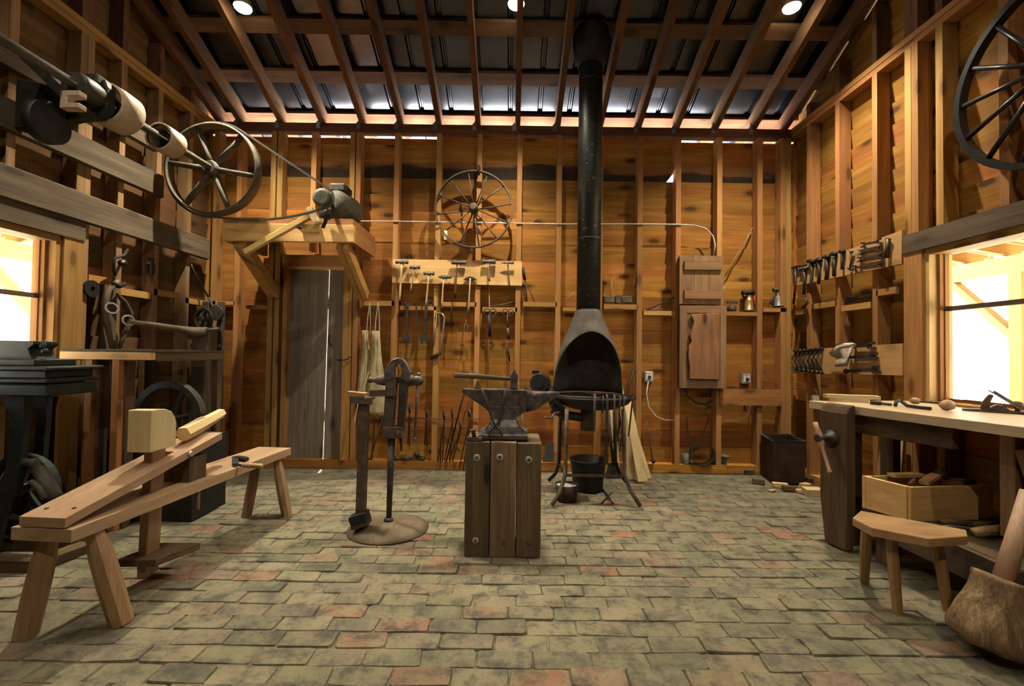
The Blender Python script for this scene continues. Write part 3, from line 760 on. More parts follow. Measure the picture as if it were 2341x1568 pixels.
a0, a1 = V((-1.832, 2.335, .035)), V((-1.785, 2.30, .70))
b = MB().bar(a0, a1, .046, .088, (0, 1, 0)); b.build('swing_arm', M['horse_z'], t, bevel=.004)
hc = a1 + V((0.0, -.02, 0)); hw = .056
prof = [(-.085, -.02), (.085, -.02), (.085, .10), (.075, .13), (.05, .16), (.01, .178), (-.03, .183), (-.085, .183)]
MB().prism(prof, hc + V((-hw, 0, 0)), (0, 1, 0), (0, 0, 1), 2 * hw).build('head_block', M['pale_z'], t, bevel=.003)
b = MB(); b.hexa([V((-1.925, 2.235, .115)), V((-1.725, 2.245, .115)), V((-1.645, 2.45, .115)), V((-1.845, 2.44, .115)), V((-1.925, 2.235, .15)), V((-1.725, 2.245, .15)), V((-1.645, 2.45, .15)), V((-1.845, 2.44, .15))])
b.build('foot_treadle', M['dark_y'], t, bevel=.003)

t = thing('log_billet', 'split bark-edged log billet lying on the shaving horse work board', 'log', at(410, 1012, 2.40))
p0, p1 = at(418, 1012, 2.47) + V((0, 0, .045)), at(506, 965, 2.86) + V((0, 0, .056))
b = MB().tube([p0, p0.lerp(p1, .3), p0.lerp(p1, .65), p1], [.038, .040, .036, .030], 6, False); b.jitter(.006, 9); b.build('split_face', M['pale_y'], t)
MB().tube([p0 + V((-.012, .02, .005)), p0.lerp(p1, .5) + V((-.008, 0, .006))], [.034, .035], 8).build('bark_strip', M['bark'], t)
t = thing('drawknife', 'black drawknife with wooden handle lying on the shaving horse seat', 'drawknife', hp(1.02, .08, HT))
k0, k1 = hp(1.16, -.03, HT + .018), hp(.98, .10, HT + .018)
MB().bar(k0, k1, .034, .006, (0, 0, 1)).build('blade', M['black'], t)
MB().cyl(k1 + V((0, 0, .0)), k1 + V((.05, -.015, -.004)), .008, seg=6).build('tang', M['black'], t)
MB().lathe([(.009, 0), (.015, .02), (.016, .06), (.013, .10), (.016, .125), (.010, .132)], k1 + V((.05, -.015, -.002)), (1, -.1, -.02), 10).build('handle', M['handle'], t)
MB().lathe([(.012, 0), (.017, .03), (.016, .08), (.012, .10)], k0 + V((.02, -.03, 0)), (.95, -.3, 0), 10).build('handle', M['black'], t)

# ------------------------------------------------------------------ treadle lathe stand at the left edge
t = thing('treadle_lathe', 'dark green-black iron treadle lathe stand in front of the left window', 'lathe', (-2.7, 2.6, 0))
YL0, YL1 = 2.46, 2.74
def lx(px, y=2.46): return at(px, 860, y).x
def lz(py, y=2.46): return at(100, py, y).z
for (px, y0, y1, dy) in ((121, 838, 847, .03), (105, 847, 866, 0.0), (115, 866, 876, .02), (112, 879, 906, .01)):
    MB().box((-3.0, YL0 - dy, lz(y1)), (lx(px), YL1 + dy, lz(y0))).build('bed_rail', M['cast'], t, bevel=.006)
MB().box((-3.0, YL0 + .02, lz(838)), (lx(70), YL1 - .02, lz(822))).build('head_foot', M['cast'], t, bevel=.005)
MB().prism([(-.32, 0), (.0, 0), (-.02, .03), (-.03, .06), (.0, .085), (.0, .105), (-.32, .105)], V((lx(48), YL0 + .06, lz(824))), (1, 0, 0), (0, 0, 1), -.14).build('headstock', M['cast'], t, bevel=.004)
b = MB().cyl((lx(46), YL0 + .1, lz(790)), (lx(64), YL0 + .08, lz(792)), .012); b.ball((lx(66), YL0 + .08, lz(803)), .017); b.cyl((lx(64), YL0 + .08, lz(776)), (lx(66), YL0 + .08, lz(803)), .008); b.build('clamp_screw', M['cast'], t)
def leg(px0, px1, py0, yy, nm, sc_=1):
    pts = [at(px0, py0, yy), at(px0 + 6, 950, yy), at(px0 + 2, 1000, yy), at(px0 - 6, 1080, yy), at(px0 - 40, 1150, yy), at(px0 - 70, 1190, yy)]
    pts[-1].z = .03
    return MB().tube(pts, [.085 * sc_, .055 * sc_, .052 * sc_, .055 * sc_, .06 * sc_, .06 * sc_], 4, False, flat=.5, up=(1, 0, 0)).build(nm, M['cast'], t)
leg(42, 0, 904, YL0 + .06, 'leg'); leg(95, 0, 904, YL1 - .0, 'leg', .8)
MB().tube([at(68, 1058, 2.55), at(95, 1080, 2.55), at(110, 1110, 2.56), at(128, 1140, 2.58)], [.03, .045, .05, .05], 6, flat=.6).build('brace', M['wheelgrey'], t)
MB().tube([at(70, 1100, 2.5), at(88, 1115, 2.5), at(102, 1140, 2.5)], .016, 6).build('brace', M['wheelgrey'], t)
fc = at(42, 1120, 2.62)
fw = MB().ring(fc, (0, 1, 0), .20, .05, .03, 28).build('flywheel', M['cast'], t)
MB().cyl(fc + V((0, -.02, 0)), fc + V((0, .07, 0)), .035).build('hub', M['wheelgrey'], fw)
b = MB()
for k in range(5):
    a = 2 * PI * k / 5 + .4; d = V((math.cos(a), 0, math.sin(a))); b.bar(fc + d * .03 + V((0, .025, 0)), fc + d * .175 + V((0, .025, 0)), .03, .02, (0, 1, 0))
b.build('spokes', M['cast'], fw)
hubp = at(68, 1057, 2.5); MB().cyl(hubp + V((-.03, 0, 0)), hubp + V((.04, 0, 0)), .022).build('crank_pin', M['wheelgrey'], t)
MB().box((-3.0, 2.40, .0), (at(107, 1280, 2.43).x, 2.48, .06)).build('floor_frame', M['dark_x'], t)
MB().hexa([V((-2.56, 2.42, .0)), V((-2.47, 2.40, .0)), V((-2.40, 2.66, .0)), V((-2.50, 2.68, .0)), V((-2.56, 2.42, .05)), V((-2.47, 2.40, .05)), V((-2.40, 2.66, .05)), V((-2.50, 2.68, .05))]).build('floor_frame', M['dark_y'], t)
MB().box((-3.0, 2.66, .0), (-2.5, 2.74, .07)).build('floor_frame', M['dark_x'], t)

# ------------------------------------------------------------------ high rack table and what stands round it
t = thing('rack_table', 'tall narrow rack table with pine front rail beside the left window', 'table', (-2.64, 3.3, 0))
tx0, tx1, ty0, ty1, tz = -2.93, -2.34, 2.95, 3.70, 1.165
MB().box((tx0, ty0 + .002, tz - .012), (tx1 + .005, ty1, tz + .004)).build('tabletop', M['dark_y'], t)
MB().box((tx0, ty0, tz - .062), (tx1 - .0, ty0 + .045, tz - .013)).build('front_rail', M['new_x'], t, bevel=.002)
MB().box((tx1 - .045, ty0 + .047, tz - .07), (tx1, ty1, tz - .013)).build('side_rail', M['dark_y'], t)
MB().box((tx0, ty0 + .047, tz - .07), (tx0 + .04, ty1, tz - .013)).build('side_rail', M['dark_y'], t)
for px in (205, 267):
    x = at(px, 900, ty0 + .02).x; MB().box((x - .022, ty0 + .004, 0), (x + .022, ty0 + .046, tz - .063)).build('leg', M['stud_z'], t)
    MB().box((x - .03, ty0 + .05, 0), (x + .035, ty0 + .12, tz - .071)).build('leg', M['dark_z'], t)
MB().box((tx1 - .05, ty1 - .06, 0), (tx1 - .005, ty1, tz - .07)).build('leg', M['dark_z'], t); MB().box((tx0, ty1 - .06, 0), (tx0 + .045, ty1, tz - .07)).build('leg', M['dark_z'], t)

t = thing('pump_lever', 'long tapered wooden lever on a stout dark post behind the rack table', 'lever', (-2.6, 3.85, 0))
pa, pb = at(433, 1060, 3.82), at(478, 750, 3.82)
MB().box((pa.x, 3.80, 0), (pb.x - .01, 3.95, at(455, 748, 3.82).z)).build('post', M['dark_z'], t, bevel=.006)
MB().tube([at(298, 735, 3.36), at(345, 742, 3.48), at(410, 752, 3.64), at(440, 760, 3.76), at(474, 757, 3.80)], [.016, .020, .027, .045, .035], 8).build('lever', M['grey_x'], t)
MB().tube([at(470, 755, 3.78), at(500, 752, 3.80)], .015, 6).build('pivot_pin', M['iron'], t)
def openbox(t, x0, x1, y0, y1, z0, z1, th, mat, names=('side_panel',) * 4):
    MB().box((x0, y0, z0), (x1, y0 + th, z1)).build(names[0], mat, t); MB().box((x0, y1 - th, z0), (x1, y1, z1)).build(names[1], mat, t)
    MB().box((x0, y0 + th, z0), (x0 + th, y1 - th, z1)).build(names[2], mat, t); MB().box((x1 - th, y0 + th, z0), (x1, y1 - th, z1)).build(names[3], mat, t)
    MB().box((x0 + th, y0 + th, z0), (x1 - th, y1 - th, z0 + th)).build('bottom_panel', mat, t)
t = thing('dark_trough', 'low black iron trough under the rack table', 'trough', (-2.6, 3.3, 0))
openbox(t, -2.84, -2.17, 3.13, 3.50, 0.0, .55, .03, M['black'])
t = thing('grinding_wheel', 'curved grey iron wheel rim standing over the dark trough below the rack table', 'wheel', (-2.48, 3.3, .551))
c = V((at(388, 940, 3.3).x, 3.30, .675))
MB().ring(c, (.10, 1, 0), .27, .055, .045, 40, t0=-.028).build('rim', M['iron'], t)
MB().cyl(c + V((0, -.17, 0)), c + V((0, .19, 0)), .016).build('axle', M['iron'], t)
for y in (3.145, 3.485): MB().box((c.x - .02, y - .012, .552), (c.x + .02, y + .012, c.z - .017)).build('axle_stand', M['iron'], t)
for k in range(3):
    a = 1.1 + 2 * PI * k / 3; d = V((math.cos(a), 0, math.sin(a))); MB().bar(c + d * .02, c + d * .232, .035, .02, (0, 1, 0)).build('spoke', M['iron'], t)

# post drill in the corner
t = thing('post_drill', 'dark iron post drill with gears bolted to grey boards in the corner', 'drill', (-2.9, 4.45, 0))
yp = 4.44
for p0, p1, py0, mat in ((466, 484, 760, 'grey_z'), (486, 508, 690, 'grey_z')):
    a, c = at(p0, 1060, yp), at(p1, py0, yp); MB().box((a.x, yp, 0.0), (c.x, yp + .05, c.z)).build('back_board', M[mat], t)
gc = at(462, 730, yp - .16)
g1 = MB().ring(gc, (.35, 1, 0), .11, .03, .022, 24).build('gear_wheel', M['iron'], t)
b = MB()
for k in range(4):
    a = k * PI / 2 + .3; ax, u, v = basis((.35, 1, 0)); d = u * math.cos(a) + v * math.sin(a); b.bar(gc + ax * .015, gc + ax * .015 + d * .095, .02, .016, ax)
b.cyl(gc - V((0, .02, 0)), gc + V((0, .06, 0)), .022); b.build('gear_spokes', M['iron'], g1)
g2 = at(492, 715, yp - .1); MB().lathe([(.07, 0), (.075, .015), (.07, .03), (.02, .035), (.02, .09)], g2, (0, 1, 0), 18).build('gear_wheel', M['iron'], t)
b = MB(); b.box((at(472, 700, yp).x, yp - .07, at(480, 830, yp).z), (at(488, 700, yp).x, yp - .001, at(480, 690, yp).z)); b.build('drill_frame', M['iron'], t, bevel=.008)
MB().tube([at(478, 680, yp - .05), at(486, 700, yp - .06), at(476, 745, yp - .1), at(498, 770, yp - .1)], .013, 6).build('feed_lever', M['iron'], t)
MB().tube([at(500, 748, yp - .12), at(494, 760, yp - .12), at(494, 790, yp - .12), at(491, 804, yp - .12)], .011, 6).build('crank_handle', M['iron'], t)
MB().cyl(at(482, 745, yp - .12), at(480, 828, yp - .12), .02).build('spindle', M['iron'], t)
MB().box((at(468, 790, yp).x, yp - .2, at(480, 794, yp).z), (at(508, 790, yp).x, yp - .001, at(480, 787, yp).z)).build('work_table', M['iron'], t)
MB().tube([at(472, 870, yp - .03), at(478, 885, yp - .05), at(470, 900, yp - .05)], .02, 6).build('lower_bracket', M['black'], t)
t = tag(MB().tube([at(436, 602, 4.3), at(440, 615, 4.33), at(478, 682, 4.42)], [.012, .010, .009], 6).build('iron_rod', M['iron']), 'bent iron rod hanging slantwise on the left wall above the post drill', 'rod')

# things hung on the left wall
X = XL + .03
t = thing('harness_hames', 'pair of curved grey wooden harness hames with rings hung on the left wall', 'harness', atx(262, 720, X))
def hp_(px, py, dx=0): return atx(px, py, X + .055 + dx)
MB().tube([hp_(270, 640), hp_(248, 662), hp_(240, 690), hp_(243, 730), hp_(252, 770), hp_(256, 800)], [.018, .026, .030, .028, .022, .016], 8, flat=.6).build('hame', M['grey_z'], t)
MB().tube([hp_(268, 672), hp_(284, 690), hp_(296, 715), hp_(294, 740), hp_(280, 775), hp_(272, 800)], [.014, .024, .030, .026, .020, .014], 8, flat=.6).build('hame', M['grey_z'], t)
for px, py in ((254, 705), (292, 733)): MB().ring(hp_(px, py, .04), (1, -.4, .3), .045, .012, .012, 18).build('ring', M['bright'], t)
MB().tube([hp_(258, 645, .01), hp_(272, 655, .02), hp_(285, 648, .01)], .016, 6).build('top_strap', M['black'], t)
a, c = atx(228, 800, X), atx(262, 655, X)
o = MB().box((X, a.y, .05), (X + .022, c.y, c.z)).build('leaning_plank', M['grey_z']); tag(o, 'tall grey plank standing against the left wall behind the harness hames', 'plank')
t = thing('bracket_hook', 'black curved wall hook with a round knob above the harness hames', 'hook', atx(270, 600, X))
MB().tube([atx(292, 570, X), atx(284, 584, X + .04), atx(262, 590, X + .05), atx(259, 615, X + .03), atx(263, 630, X + .02)], .011, 6).build('arm', M['black'], t)
MB().ball(atx(280, 601, X + .06), .030).build('knob', M['black'], t)
MB().ball(atx(280, 601, X + .06) + V((.022, -.022, .004)), .010).build('knob_inlay', M['strap'], t)
a = atx(349, 610, X)
t = tag(MB().prism([(-.025, -.06), (.025, -.06), (.03, .02), (.012, .05), (.02, .075), (-.02, .075), (-.012, .05), (-.03, .02)], a, (0, -1, 0), (0, 0, 1), .03).build('hinge_plate', M['black']), 'small black iron hinge plate on the left wall stud', 'hinge')
a = atx(203, 660, XL - .01)
t = tag(MB().ring(a, (1, 0, 0), .062, .03, .045, 20).build('iron_ring', M['black']), 'thick black iron ring on the stud right of the left window', 'ring')
# three weathered beams carrying the line shaft
def beam_l(nm, label, z, h, y1, th=.05):
    o = MB().box((XL + .001, -.5, z - h / 2), (XL + th, y1, z + h / 2)).build(nm, M['grey_y'], bevel=.006); return tag(o, label, 'beam', None)
beam_l('wall_plank', 'uppermost grey weathered plank along the left wall behind the line shaft', atx(0, 112, XL + .05).z, .15, 3.82)
beam_l('wall_plank', 'middle grey weathered plank along the left wall ending near the spoked flywheel', atx(0, 250, XL + .05).z, .19, atx(376, 430, XL + .05).y)
beam_l('wall_plank', 'lowest grey weathered plank along the left wall just above the window', atx(0, 408, XL + .05).z, .20, atx(480, 570, XL + .05).y)

# ------------------------------------------------------------------ line shaft with pulleys
sx, szv = at(489, 388, 3.80).x, at(489, 388, 3.80).z
t = thing('line_shaft', 'overhead iron line shaft with two tan drums and a big six spoked flywheel', 'line shaft', (sx, 2.5, szv))
MB().cyl((sx, 0.2, szv), (sx, 3.92, szv), .026).build('shaft', M['wheelgrey'], t)
def drum(y0, y1, r):
    d = MB().lathe([(r - .012, 0), (r, 0), (r * 1.03, (y1 - y0) / 2), (r, y1 - y0), (r - .012, y1 - y0), (r - .012, .02)], (sx, y0, szv), (0, 1, 0), 32, caps=False).build('drum_pulley', M['drum'], t)
    ym = (y0 + y1) / 2 + .03
    b = MB().cyl((sx, ym - .05, szv), (sx, ym + .05, szv), .05)
    for k in range(4):
        a = k * PI / 2 + .5; b.bar((sx, ym, szv), (sx + math.cos(a) * (r - .012), ym, szv + math.sin(a) * (r - .012)), .035, .02, (0, 1, 0))
    b.build('web', M['black'], d)
drum(2.76, 2.93, .128); drum(3.20, 3.35, .098)
fr_ = .383; fl = MB().lathe([(fr_ - .012, -.05), (fr_, -.05), (fr_ + .004, 0), (fr_, .05), (fr_ - .012, .05), (fr_ - .012, -.05)], (sx, 3.80, szv), (0, 1, 0), 56, caps=False).build('flywheel', M['wheelgrey'], t)
for k in range(6):
    a = math.radians(-8 + 60 * k); d = V((math.cos(a), 0, math.sin(a)))
    c = V((sx, 3.80, szv)); MB().tube([c + d * .05, c + d * .2, c + d * (fr_ - .01)], [.040, .033, .029], 8, flat=.7, up=(0, 1, 0)).build('spoke', M['wheelgrey'], fl)
MB().lathe([(.05, -.07), (.062, -.05), (.062, .05), (.05, .07)], (sx, 3.80, szv), (0, 1, 0), 18).build('hub', M['wheelgrey'], fl)
# cast hanger with the bearing
b = MB()
b.prism([(XL + .056 - sx, -.20), (XL + .056 - sx, .10), (XL + .12 - sx, .10), (-.12, .03), (-.06, .11), (.055, .11), (.075, .06), (.075, -.06), (.03, -.12), (-.10, -.13), (XL + .17 - sx, -.20)], (sx, 2.70, szv), (1, 0, 0), (0, 0, 1), -.07)
hg = b.build('hanger_bracket', M['black'], t, bevel=.008)
MB().lathe([(.07, 0), (.078, .03), (.078, .14), (.06, .17)], (sx, 2.57, szv), (0, 1, 0), 14).build('bearing', M['iron'], hg)
MB().box((sx - .05, 2.66, szv + .06), (sx + .05, 2.75, szv + .12)).build('oil_box', M['iron'], hg, bevel=.01)
b = MB(); b.prism([(-.06, -.05), (.05, -.05), (.05, -.02), (-.02, -.015), (-.02, .015), (.05, .02), (.05, .05), (-.06, .05)], at(160, 226, 2.5), (1, 0, 0), (0, 0, 1), -.05); b.build('clamp_jaw', M['drum'], hg, bevel=.004)
MB().cyl(at(95, 280, 2.62), at(95, 280, 2.62) + V((.06, 0, 0)), .12, seg=20).build('wall_boss', M['black'], hg)
MB().bar(at(70, 135, 2.60), at(200, 262, 2.62), .05, .09, (0, 1, 0)).build('hanger_arm', M['black'], hg)

# ------------------------------------------------------------------ motor shelf on the back wall
ys0 = 3.95
t = thing('motor_shelf', 'bracketed pine shelf above the plank door carrying the motor', 'shelf', (-1.95, 4.3, 2.13))
sxa, sxb = at(508, 530, ys0).x, at(808, 530, ys0).x
zs0, zs1, zs2 = at(700, 552, ys0).z, at(700, 512, ys0).z, at(700, 498, ys0).z
MB().box((sxa, ys0, zs0), (sxb, ys0 + .05, zs1)).build('front_board', M['new_x'], t, bevel=.003)
MB().box((sxa, ys0 + .01, zs1), (sxb - .01, YB - .003, zs2)).build('shelf_board', M['stud_x'], t)
MB().box((sxa, ys0 + .05, zs0), (sxa + .05, YB - .003, zs1)).build('side_board', M['stud_y'], t); MB().box((sxb - .05, ys0 + .05, zs0), (sxb, YB - .003, zs1)).build('side_board', M['stud_y'], t)
for x, w in ((-2.40, .10), (-1.53, .05), (-1.475, .05)):
    MB().bar((x, ys0 + .04, zs0 - .012), (x, YB - .03, at(600, 672, 4.57).z), w, .09, (0, 0, 1)).build('brace', M['stud_y'], t)
# motor
t = thing('electric_motor', 'dusty grey electric motor standing on the bracketed pine shelf', 'motor', (-1.55, 4.1, zs2))
mc = at(762, 462, 4.02); mz = zs2 + .145
MB().lathe([(.055, -.02), (.11, 0), (.135, .04), (.14, .09), (.14, .26), (.125, .31), (.07, .33)], (mc.x, 4.0, mz), (.18, 1, 0), 24).build('body', M['wheelgrey'], t)
MB().box((mc.x - .10, 4.06, zs2), (mc.x + .16, 4.30, zs2 + .022)).build('base_plate', M['black'], t)
MB().hexa([V((mc.x - .07, 4.08, zs2 + .02)), V((mc.x + .12, 4.08, zs2 + .02)), V((mc.x + .15, 4.26, zs2 + .02)), V((mc.x - .02, 4.26, zs2 + .02)), V((mc.x - .03, 4.08, mz)), V((mc.x + .07, 4.08, mz)), V((mc.x + .1, 4.26, mz)), V((mc.x + .02, 4.26, mz))]).build('foot', M['black'], t)
bx = MB().box((mc.x - .06, 4.04, mz + .12), (mc.x + .10, 4.22, mz + .205)).build('terminal_box', M['iron'], t, bevel=.02)
pc = V((at(737, 452, 3.80).x, 3.80, at(737, 452, 3.80).z))
MB().lathe([(.05, -.02), (.076, -.02), (.062, 0), (.076, .02), (.05, .02)], pc, (0, 1, 0), 20).build('pulley', M['wheelgrey'], t)
MB().cyl(pc, (mc.x, 4.02, mz), .018).build('motor_shaft', M['iron'], t)
# belt
R1, R2 = fr_ + .019, .092; c1 = V((sx, 3.80, szv)); dlt = pc - c1; D = math.hypot(dlt.x, dlt.z); th = math.atan2(dlt.z, dlt.x); al = math.acos((R1 - R2) / D)
pts = []
for k in range(25):
    a = th + al + (2 * PI - 2 * al) * k / 24; pts.append(c1 + V((math.cos(a), 0, math.sin(a))) * R1)
lo0 = pts[-1]; lo1 = pc + V((math.cos(th - al), 0, math.sin(th - al))) * R2
for k in range(1, 8):
    f = k / 8; pts.append(lo0.lerp(lo1, f) + V((0, 0, -.055 * 4 * f * (1 - f))))
for k in range(9):
    a = th - al + 2 * al * k / 8; pts.append(pc + V((math.cos(a), 0, math.sin(a))) * R2)
tag(MB().tube(pts, .011, 4, False, closed=True).build('drive_belt', M['belt']), 'black drive belt looped from the spoked flywheel to the motor', 'belt')
t = thing('belt_tensioner', 'bright pine belt tensioner lever bolted in front of the motor shelf', 'lever', at(680, 520, 3.9))
yt = 3.885
MB().bar(at(560, 577, yt), at(716, 490, yt), .045, .05, (0, 1, 0)).build('lever_arm', M['new_x'], t, bevel=.003)
MB().bar(at(708, 477, yt - .03), at(728, 512, yt - .03), .05, .075, (0, 1, 0)).build('block', M['pale_x'], t, bevel=.003)
MB().box((at(692, 520, ys0).x, ys0 - .04, at(700, 532, ys0).z), (at(733, 520, ys0).x, ys0, at(700, 515, ys0).z)).build('pivot_block', M['new_x'], t)
p = at(679, 518, yt - .028); MB().cyl(p, p + V((0, .06, 0)), .014, seg=8).build('bolt', M['iron'], t)
p = at(740, 487, yt - .03); MB().lathe([(.02, 0), (.045, .004), (.045, .06), (.02, .064)], p, (.3, 1, 0), 18).build('idler_roller', M['black'], t)
MB().tube([p + V((0, .03, 0)), at(745, 505, yt), at(738, 520, yt + .03)], .016, 6).build('roller_bracket', M['black'], t)
# ================================================================== leg vise on its disc stand
t = thing('leg_vise', 'old iron leg vise on a rusty disc base beside the anvil block', 'vise', (-.83, 3.05, 0))
YV = 3.05
dc = atz(888, 1203, .02)
MB().lathe([(.262, 0), (.264, .010), (.20, .034), (.10, .048), (.03, .055), (.001, .055)], (dc.x, dc.y, .002), (0, 0, 1), 40).build('disc_base', M['rustdisc'], t)
zb = .05
a = at(889, 1177, YV); lx_ = a.x
b = MB().cyl((lx_, YV, zb), (lx_ + .008, YV, at(890, 1000, YV).z), .017, .026); b.lathe([(.03, 0), (.032, .015), (.024, .03)], (lx_, YV, zb), (0, 0, 1), 14); b.build('lower_leg', M['iron'], t)
def vx(px): return at(px, 900, YV).x
def vz(py): return at(890, py, YV).z
MB().hexa([V((vx(880), YV - .035, vz(985))), V((vx(902), YV - .035, vz(985))), V((vx(902), YV + .03, vz(985))), V((vx(880), YV + .03, vz(985))),
           V((vx(884), YV - .035, vz(862))), V((vx(908), YV - .035, vz(862))), V((vx(908), YV + .03, vz(862))), V((vx(884), YV + .03, vz(862)))]).build('rear_leg', M['rust'], t, bevel=.006)
def jaw(sgn, x0):
    # arched jaw as a swept strip, mirrored for the front jaw
    c0 = [(0, 868), (-2, 850), (2, 836), (10, 826), (20, 822)] if sgn > 0 else [(0, 868), (3, 850), (-2, 836), (-9, 826), (-15, 823)]
    pts = [V((vx(x0 + p[0]), YV - .003, vz(p[1]))) for p in c0]
    return MB().tube(pts, [.048, .044, .034, .028, .026], 4, False, flat=1.15, up=(1, 0, 0))
jaw(1, 893).build('rear_jaw', M['anvil'], t, bevel=.005); jaw(-1, 927).build('front_jaw', M['anvil'], t, bevel=.005)
MB().hexa([V((vx(911), YV - .03, vz(988))), V((vx(925), YV - .03, vz(988))), V((vx(925), YV + .025, vz(988))), V((vx(911), YV + .025, vz(988))),
           V((vx(915), YV - .03, vz(862))), V((vx(934), YV - .03, vz(862))), V((vx(934), YV + .025, vz(862))), V((vx(915), YV + .025, vz(862)))]).build('front_leg', M['iron'], t, bevel=.006)
MB().box((vx(881), YV - .048, vz(1000)), (vx(925), YV + .04, vz(973))).build('hinge_block', M['rust'], t, bevel=.006)
p = V((vx(914), YV - .05, vz(986))); MB().ball(p, .021, sx=(1, .6, 1)).build('hinge_bolt', M['rust'], t)
MB().tube([V((vx(918), YV, vz(1000))), V((vx(920), YV, vz(1030)))], [.012, .006], 5).build('spring_tail', M['black'], t)
sz_ = vz(869)
MB().lathe([(.018, 0), (.022, .01), (.014, .03), (.020, .045), (.030, .06), (.036, .10), (.036, .14)], (vx(842), YV, sz_), (1, 0, 0), 16).build('screw_box', M['rust'], t)
MB().lathe([(.02, 0), (.02, .06), (.036, .065), (.040, .10), (.032, .125), (.018, .135), (.018, .15)], (vx(905), YV, sz_), (1, 0, 0), 16).build('screw', M['iron'], t)
MB().ball((vx(955), YV, sz_), .037, 14, 9).build('screw_head', M['anvil'], t)
p0, p1 = at(956, 858, YV - .0), at(948, 1003, YV)
b = MB().cyl(p0, p1, .0085, seg=8); b.ball(p0 + V((0, 0, .006)), .015); b.ball(p1, .014); b.build('tommy_bar', M['anvil'], t)
yq = 2.98
a0, a1 = V((at(825, 1175, yq).x, yq, .075)), at(833, 918, yq)
MB().bar(a0, a1, .056, .056, (0, 1, 0)).build('stand_post', M['rust'], t, bevel=.003)
b = MB().bar(at(803, 908, yq), at(853, 911, yq), .10, .008, (0, 0, 1)); b.bar(at(803, 914, yq - .045), at(852, 917, yq - .045), .008, .045, (0, 0, 1)); b.build('angle_bracket', M['rust'], t)
MB().bar(at(797, 898, yq - .01), at(838, 902, yq - .01), .08, .022, (0, 0, 1)).build('wood_pad', M['horse_x'], t)
p = at(836, 909, yq - .055); MB().cyl(p, p + V((0, .012, 0)), .010, seg=6).build('bolt', M['zinc'], t)
MB().bar(at(846, 899, YV - .045), at(907, 898, YV - .045), .02, .042, (0, 0, 1)).build('collar', M['rust'], t)
b = MB().bar(at(805, 1192, yq - .035), at(842, 1180, yq - .035), .09, .075, (0, 0, 1)); b.build('foot_shoe', M['black'], t, bevel=.003)
MB().bar(at(807, 1204, yq - .045), at(845, 1192, yq - .045), .085, .02, (0, 0, 1)).build('foot_pad', M['dark_x'], t)

# ================================================================== anvil block
TZ = .664; YS = 2.655
t = thing('anvil_block', 'stand of upright dark square timbers bolted together under the anvil', 'anvil stand', (-.045, 2.82, 0))
ex = [at(p, 1140, YS).x for p in (1061.5, 1119.5, 1180, 1238)]
for i in range(3):
    w = ex[i + 1] - ex[i]; g_ = .0028
    for j in range(2):
        o = MB().box((ex[i] + g_, YS + j * .155, 0.001), (ex[i + 1] - g_, YS + j * .155 + .153, TZ - (0.004 if i == 2 else 0) + (.0 if j == 0 else .004))).build('timber', M['block%d' % i] if 'block%d' % i in M else M['dark_z'], t, bevel=.004)
for px, py, ws in ((1090, 1046, 1), (1142.5, 1045, 1), (1209, 1051, 1), (1087, 1235, .9), (1150, 1240, 0), (1209, 1240, .5)):
    p = at(px, py, YS)
    if ws: w_ = MB().lathe([(.010, .0), (.018 if ws < 1 else .0205, .0), (.018 if ws < 1 else .0205, .004), (.010, .004)], p + V((0, -.004, 0)), (0, 1, 0), 20).build('washer', M['zinc'] if ws > .6 else M['rust'], t)
    MB().lathe([(.0095, 0), (.0095, .014)], p + V((0, -.013, 0)), (0, 1, 0), 6, False).build('lag_bolt', M['anvil'], t)

# anvil
YA = 2.81; ks = 1041 / YA
AX = at(1150, 950, YA).x; AZ = TZ + .005
t = thing('anvil', 'worn steel anvil on the timber block with its horn to the right', 'anvil', (AX, YA, AZ))
def loft(secs, smooth=False):       # sections: lists of 3D points, equal count
    b = MB(); k = len(secs[0]); vs = [p for s in secs for p in s]; fs = [tuple(reversed(range(k))), tuple((len(secs) - 1) * k + i for i in range(k))]
    for j in range(len(secs) - 1):
        for i in range(k): fs.append((j * k + i, j * k + (i + 1) % k, (j + 1) * k + (i + 1) % k, (j + 1) * k + i))
    return b._add(vs, fs, smooth)
def rect(x, z0, z1, w0, w1): return [V((x, -w0, z0)), V((x, w0, z0)), V((x, w1, z1)), V((x, -w1, z1))]
AH = .29
secs = [rect(-.248, AH - .022, AH, .040, .050), rect(-.20, AH - .058, AH, .034, .052), rect(-.135, AH - .095, AH, .030, .053), rect(-.09, AH - .135, AH, .030, .053), rect(-.06, AH - .17, AH, .032, .053), rect(.07, AH - .18, AH, .034, .053), rect(.105, AH - .155, AH, .032, .053), rect(.14, AH - .132, AH, .030, .052), rect(.142, AH - .128, AH - .002, .030, .050)]
L(t, lambda b: b._add(*(lambda q: (q.v, q.f))(loft(secs))), 'face_block', M['anvil'], bevel=.004)
ws_ = []
for z, hx, hy in ((0, .150, .118), (.03, .148, .116), (.045, .120, .095), (.07, .094, .068), (.11, .078, .052), (.15, .082, .048), (.19, .10, .046)):
    ws_.append([V((-hx + .005, -hy, z)), V((hx + .005, -hy, z)), V((hx + .005, hy, z)), V((-hx + .005, hy, z))])
L(t, lambda b: b._add(*(lambda q: (q.v, q.f))(loft(ws_))), 'waist_and_foot', M['anvil'], bevel=.005)
hs = []
for x, r, top in ((.143, .052, AH - .012), (.20, .046, AH - .014), (.25, .036, AH - .014), (.30, .024, AH - .013), (.335, .012, AH - .012), (.346, .003, AH - .014)):
    dep = r * (2.5 if x < .25 else 2.1); hs.append([V((x, r * math.cos(a), top + min(0, dep * math.sin(a)) + (r * .10 * math.sin(a) if math.sin(a) > 0 else 0))) for a in [2 * PI * k / 14 for k in range(14)]])
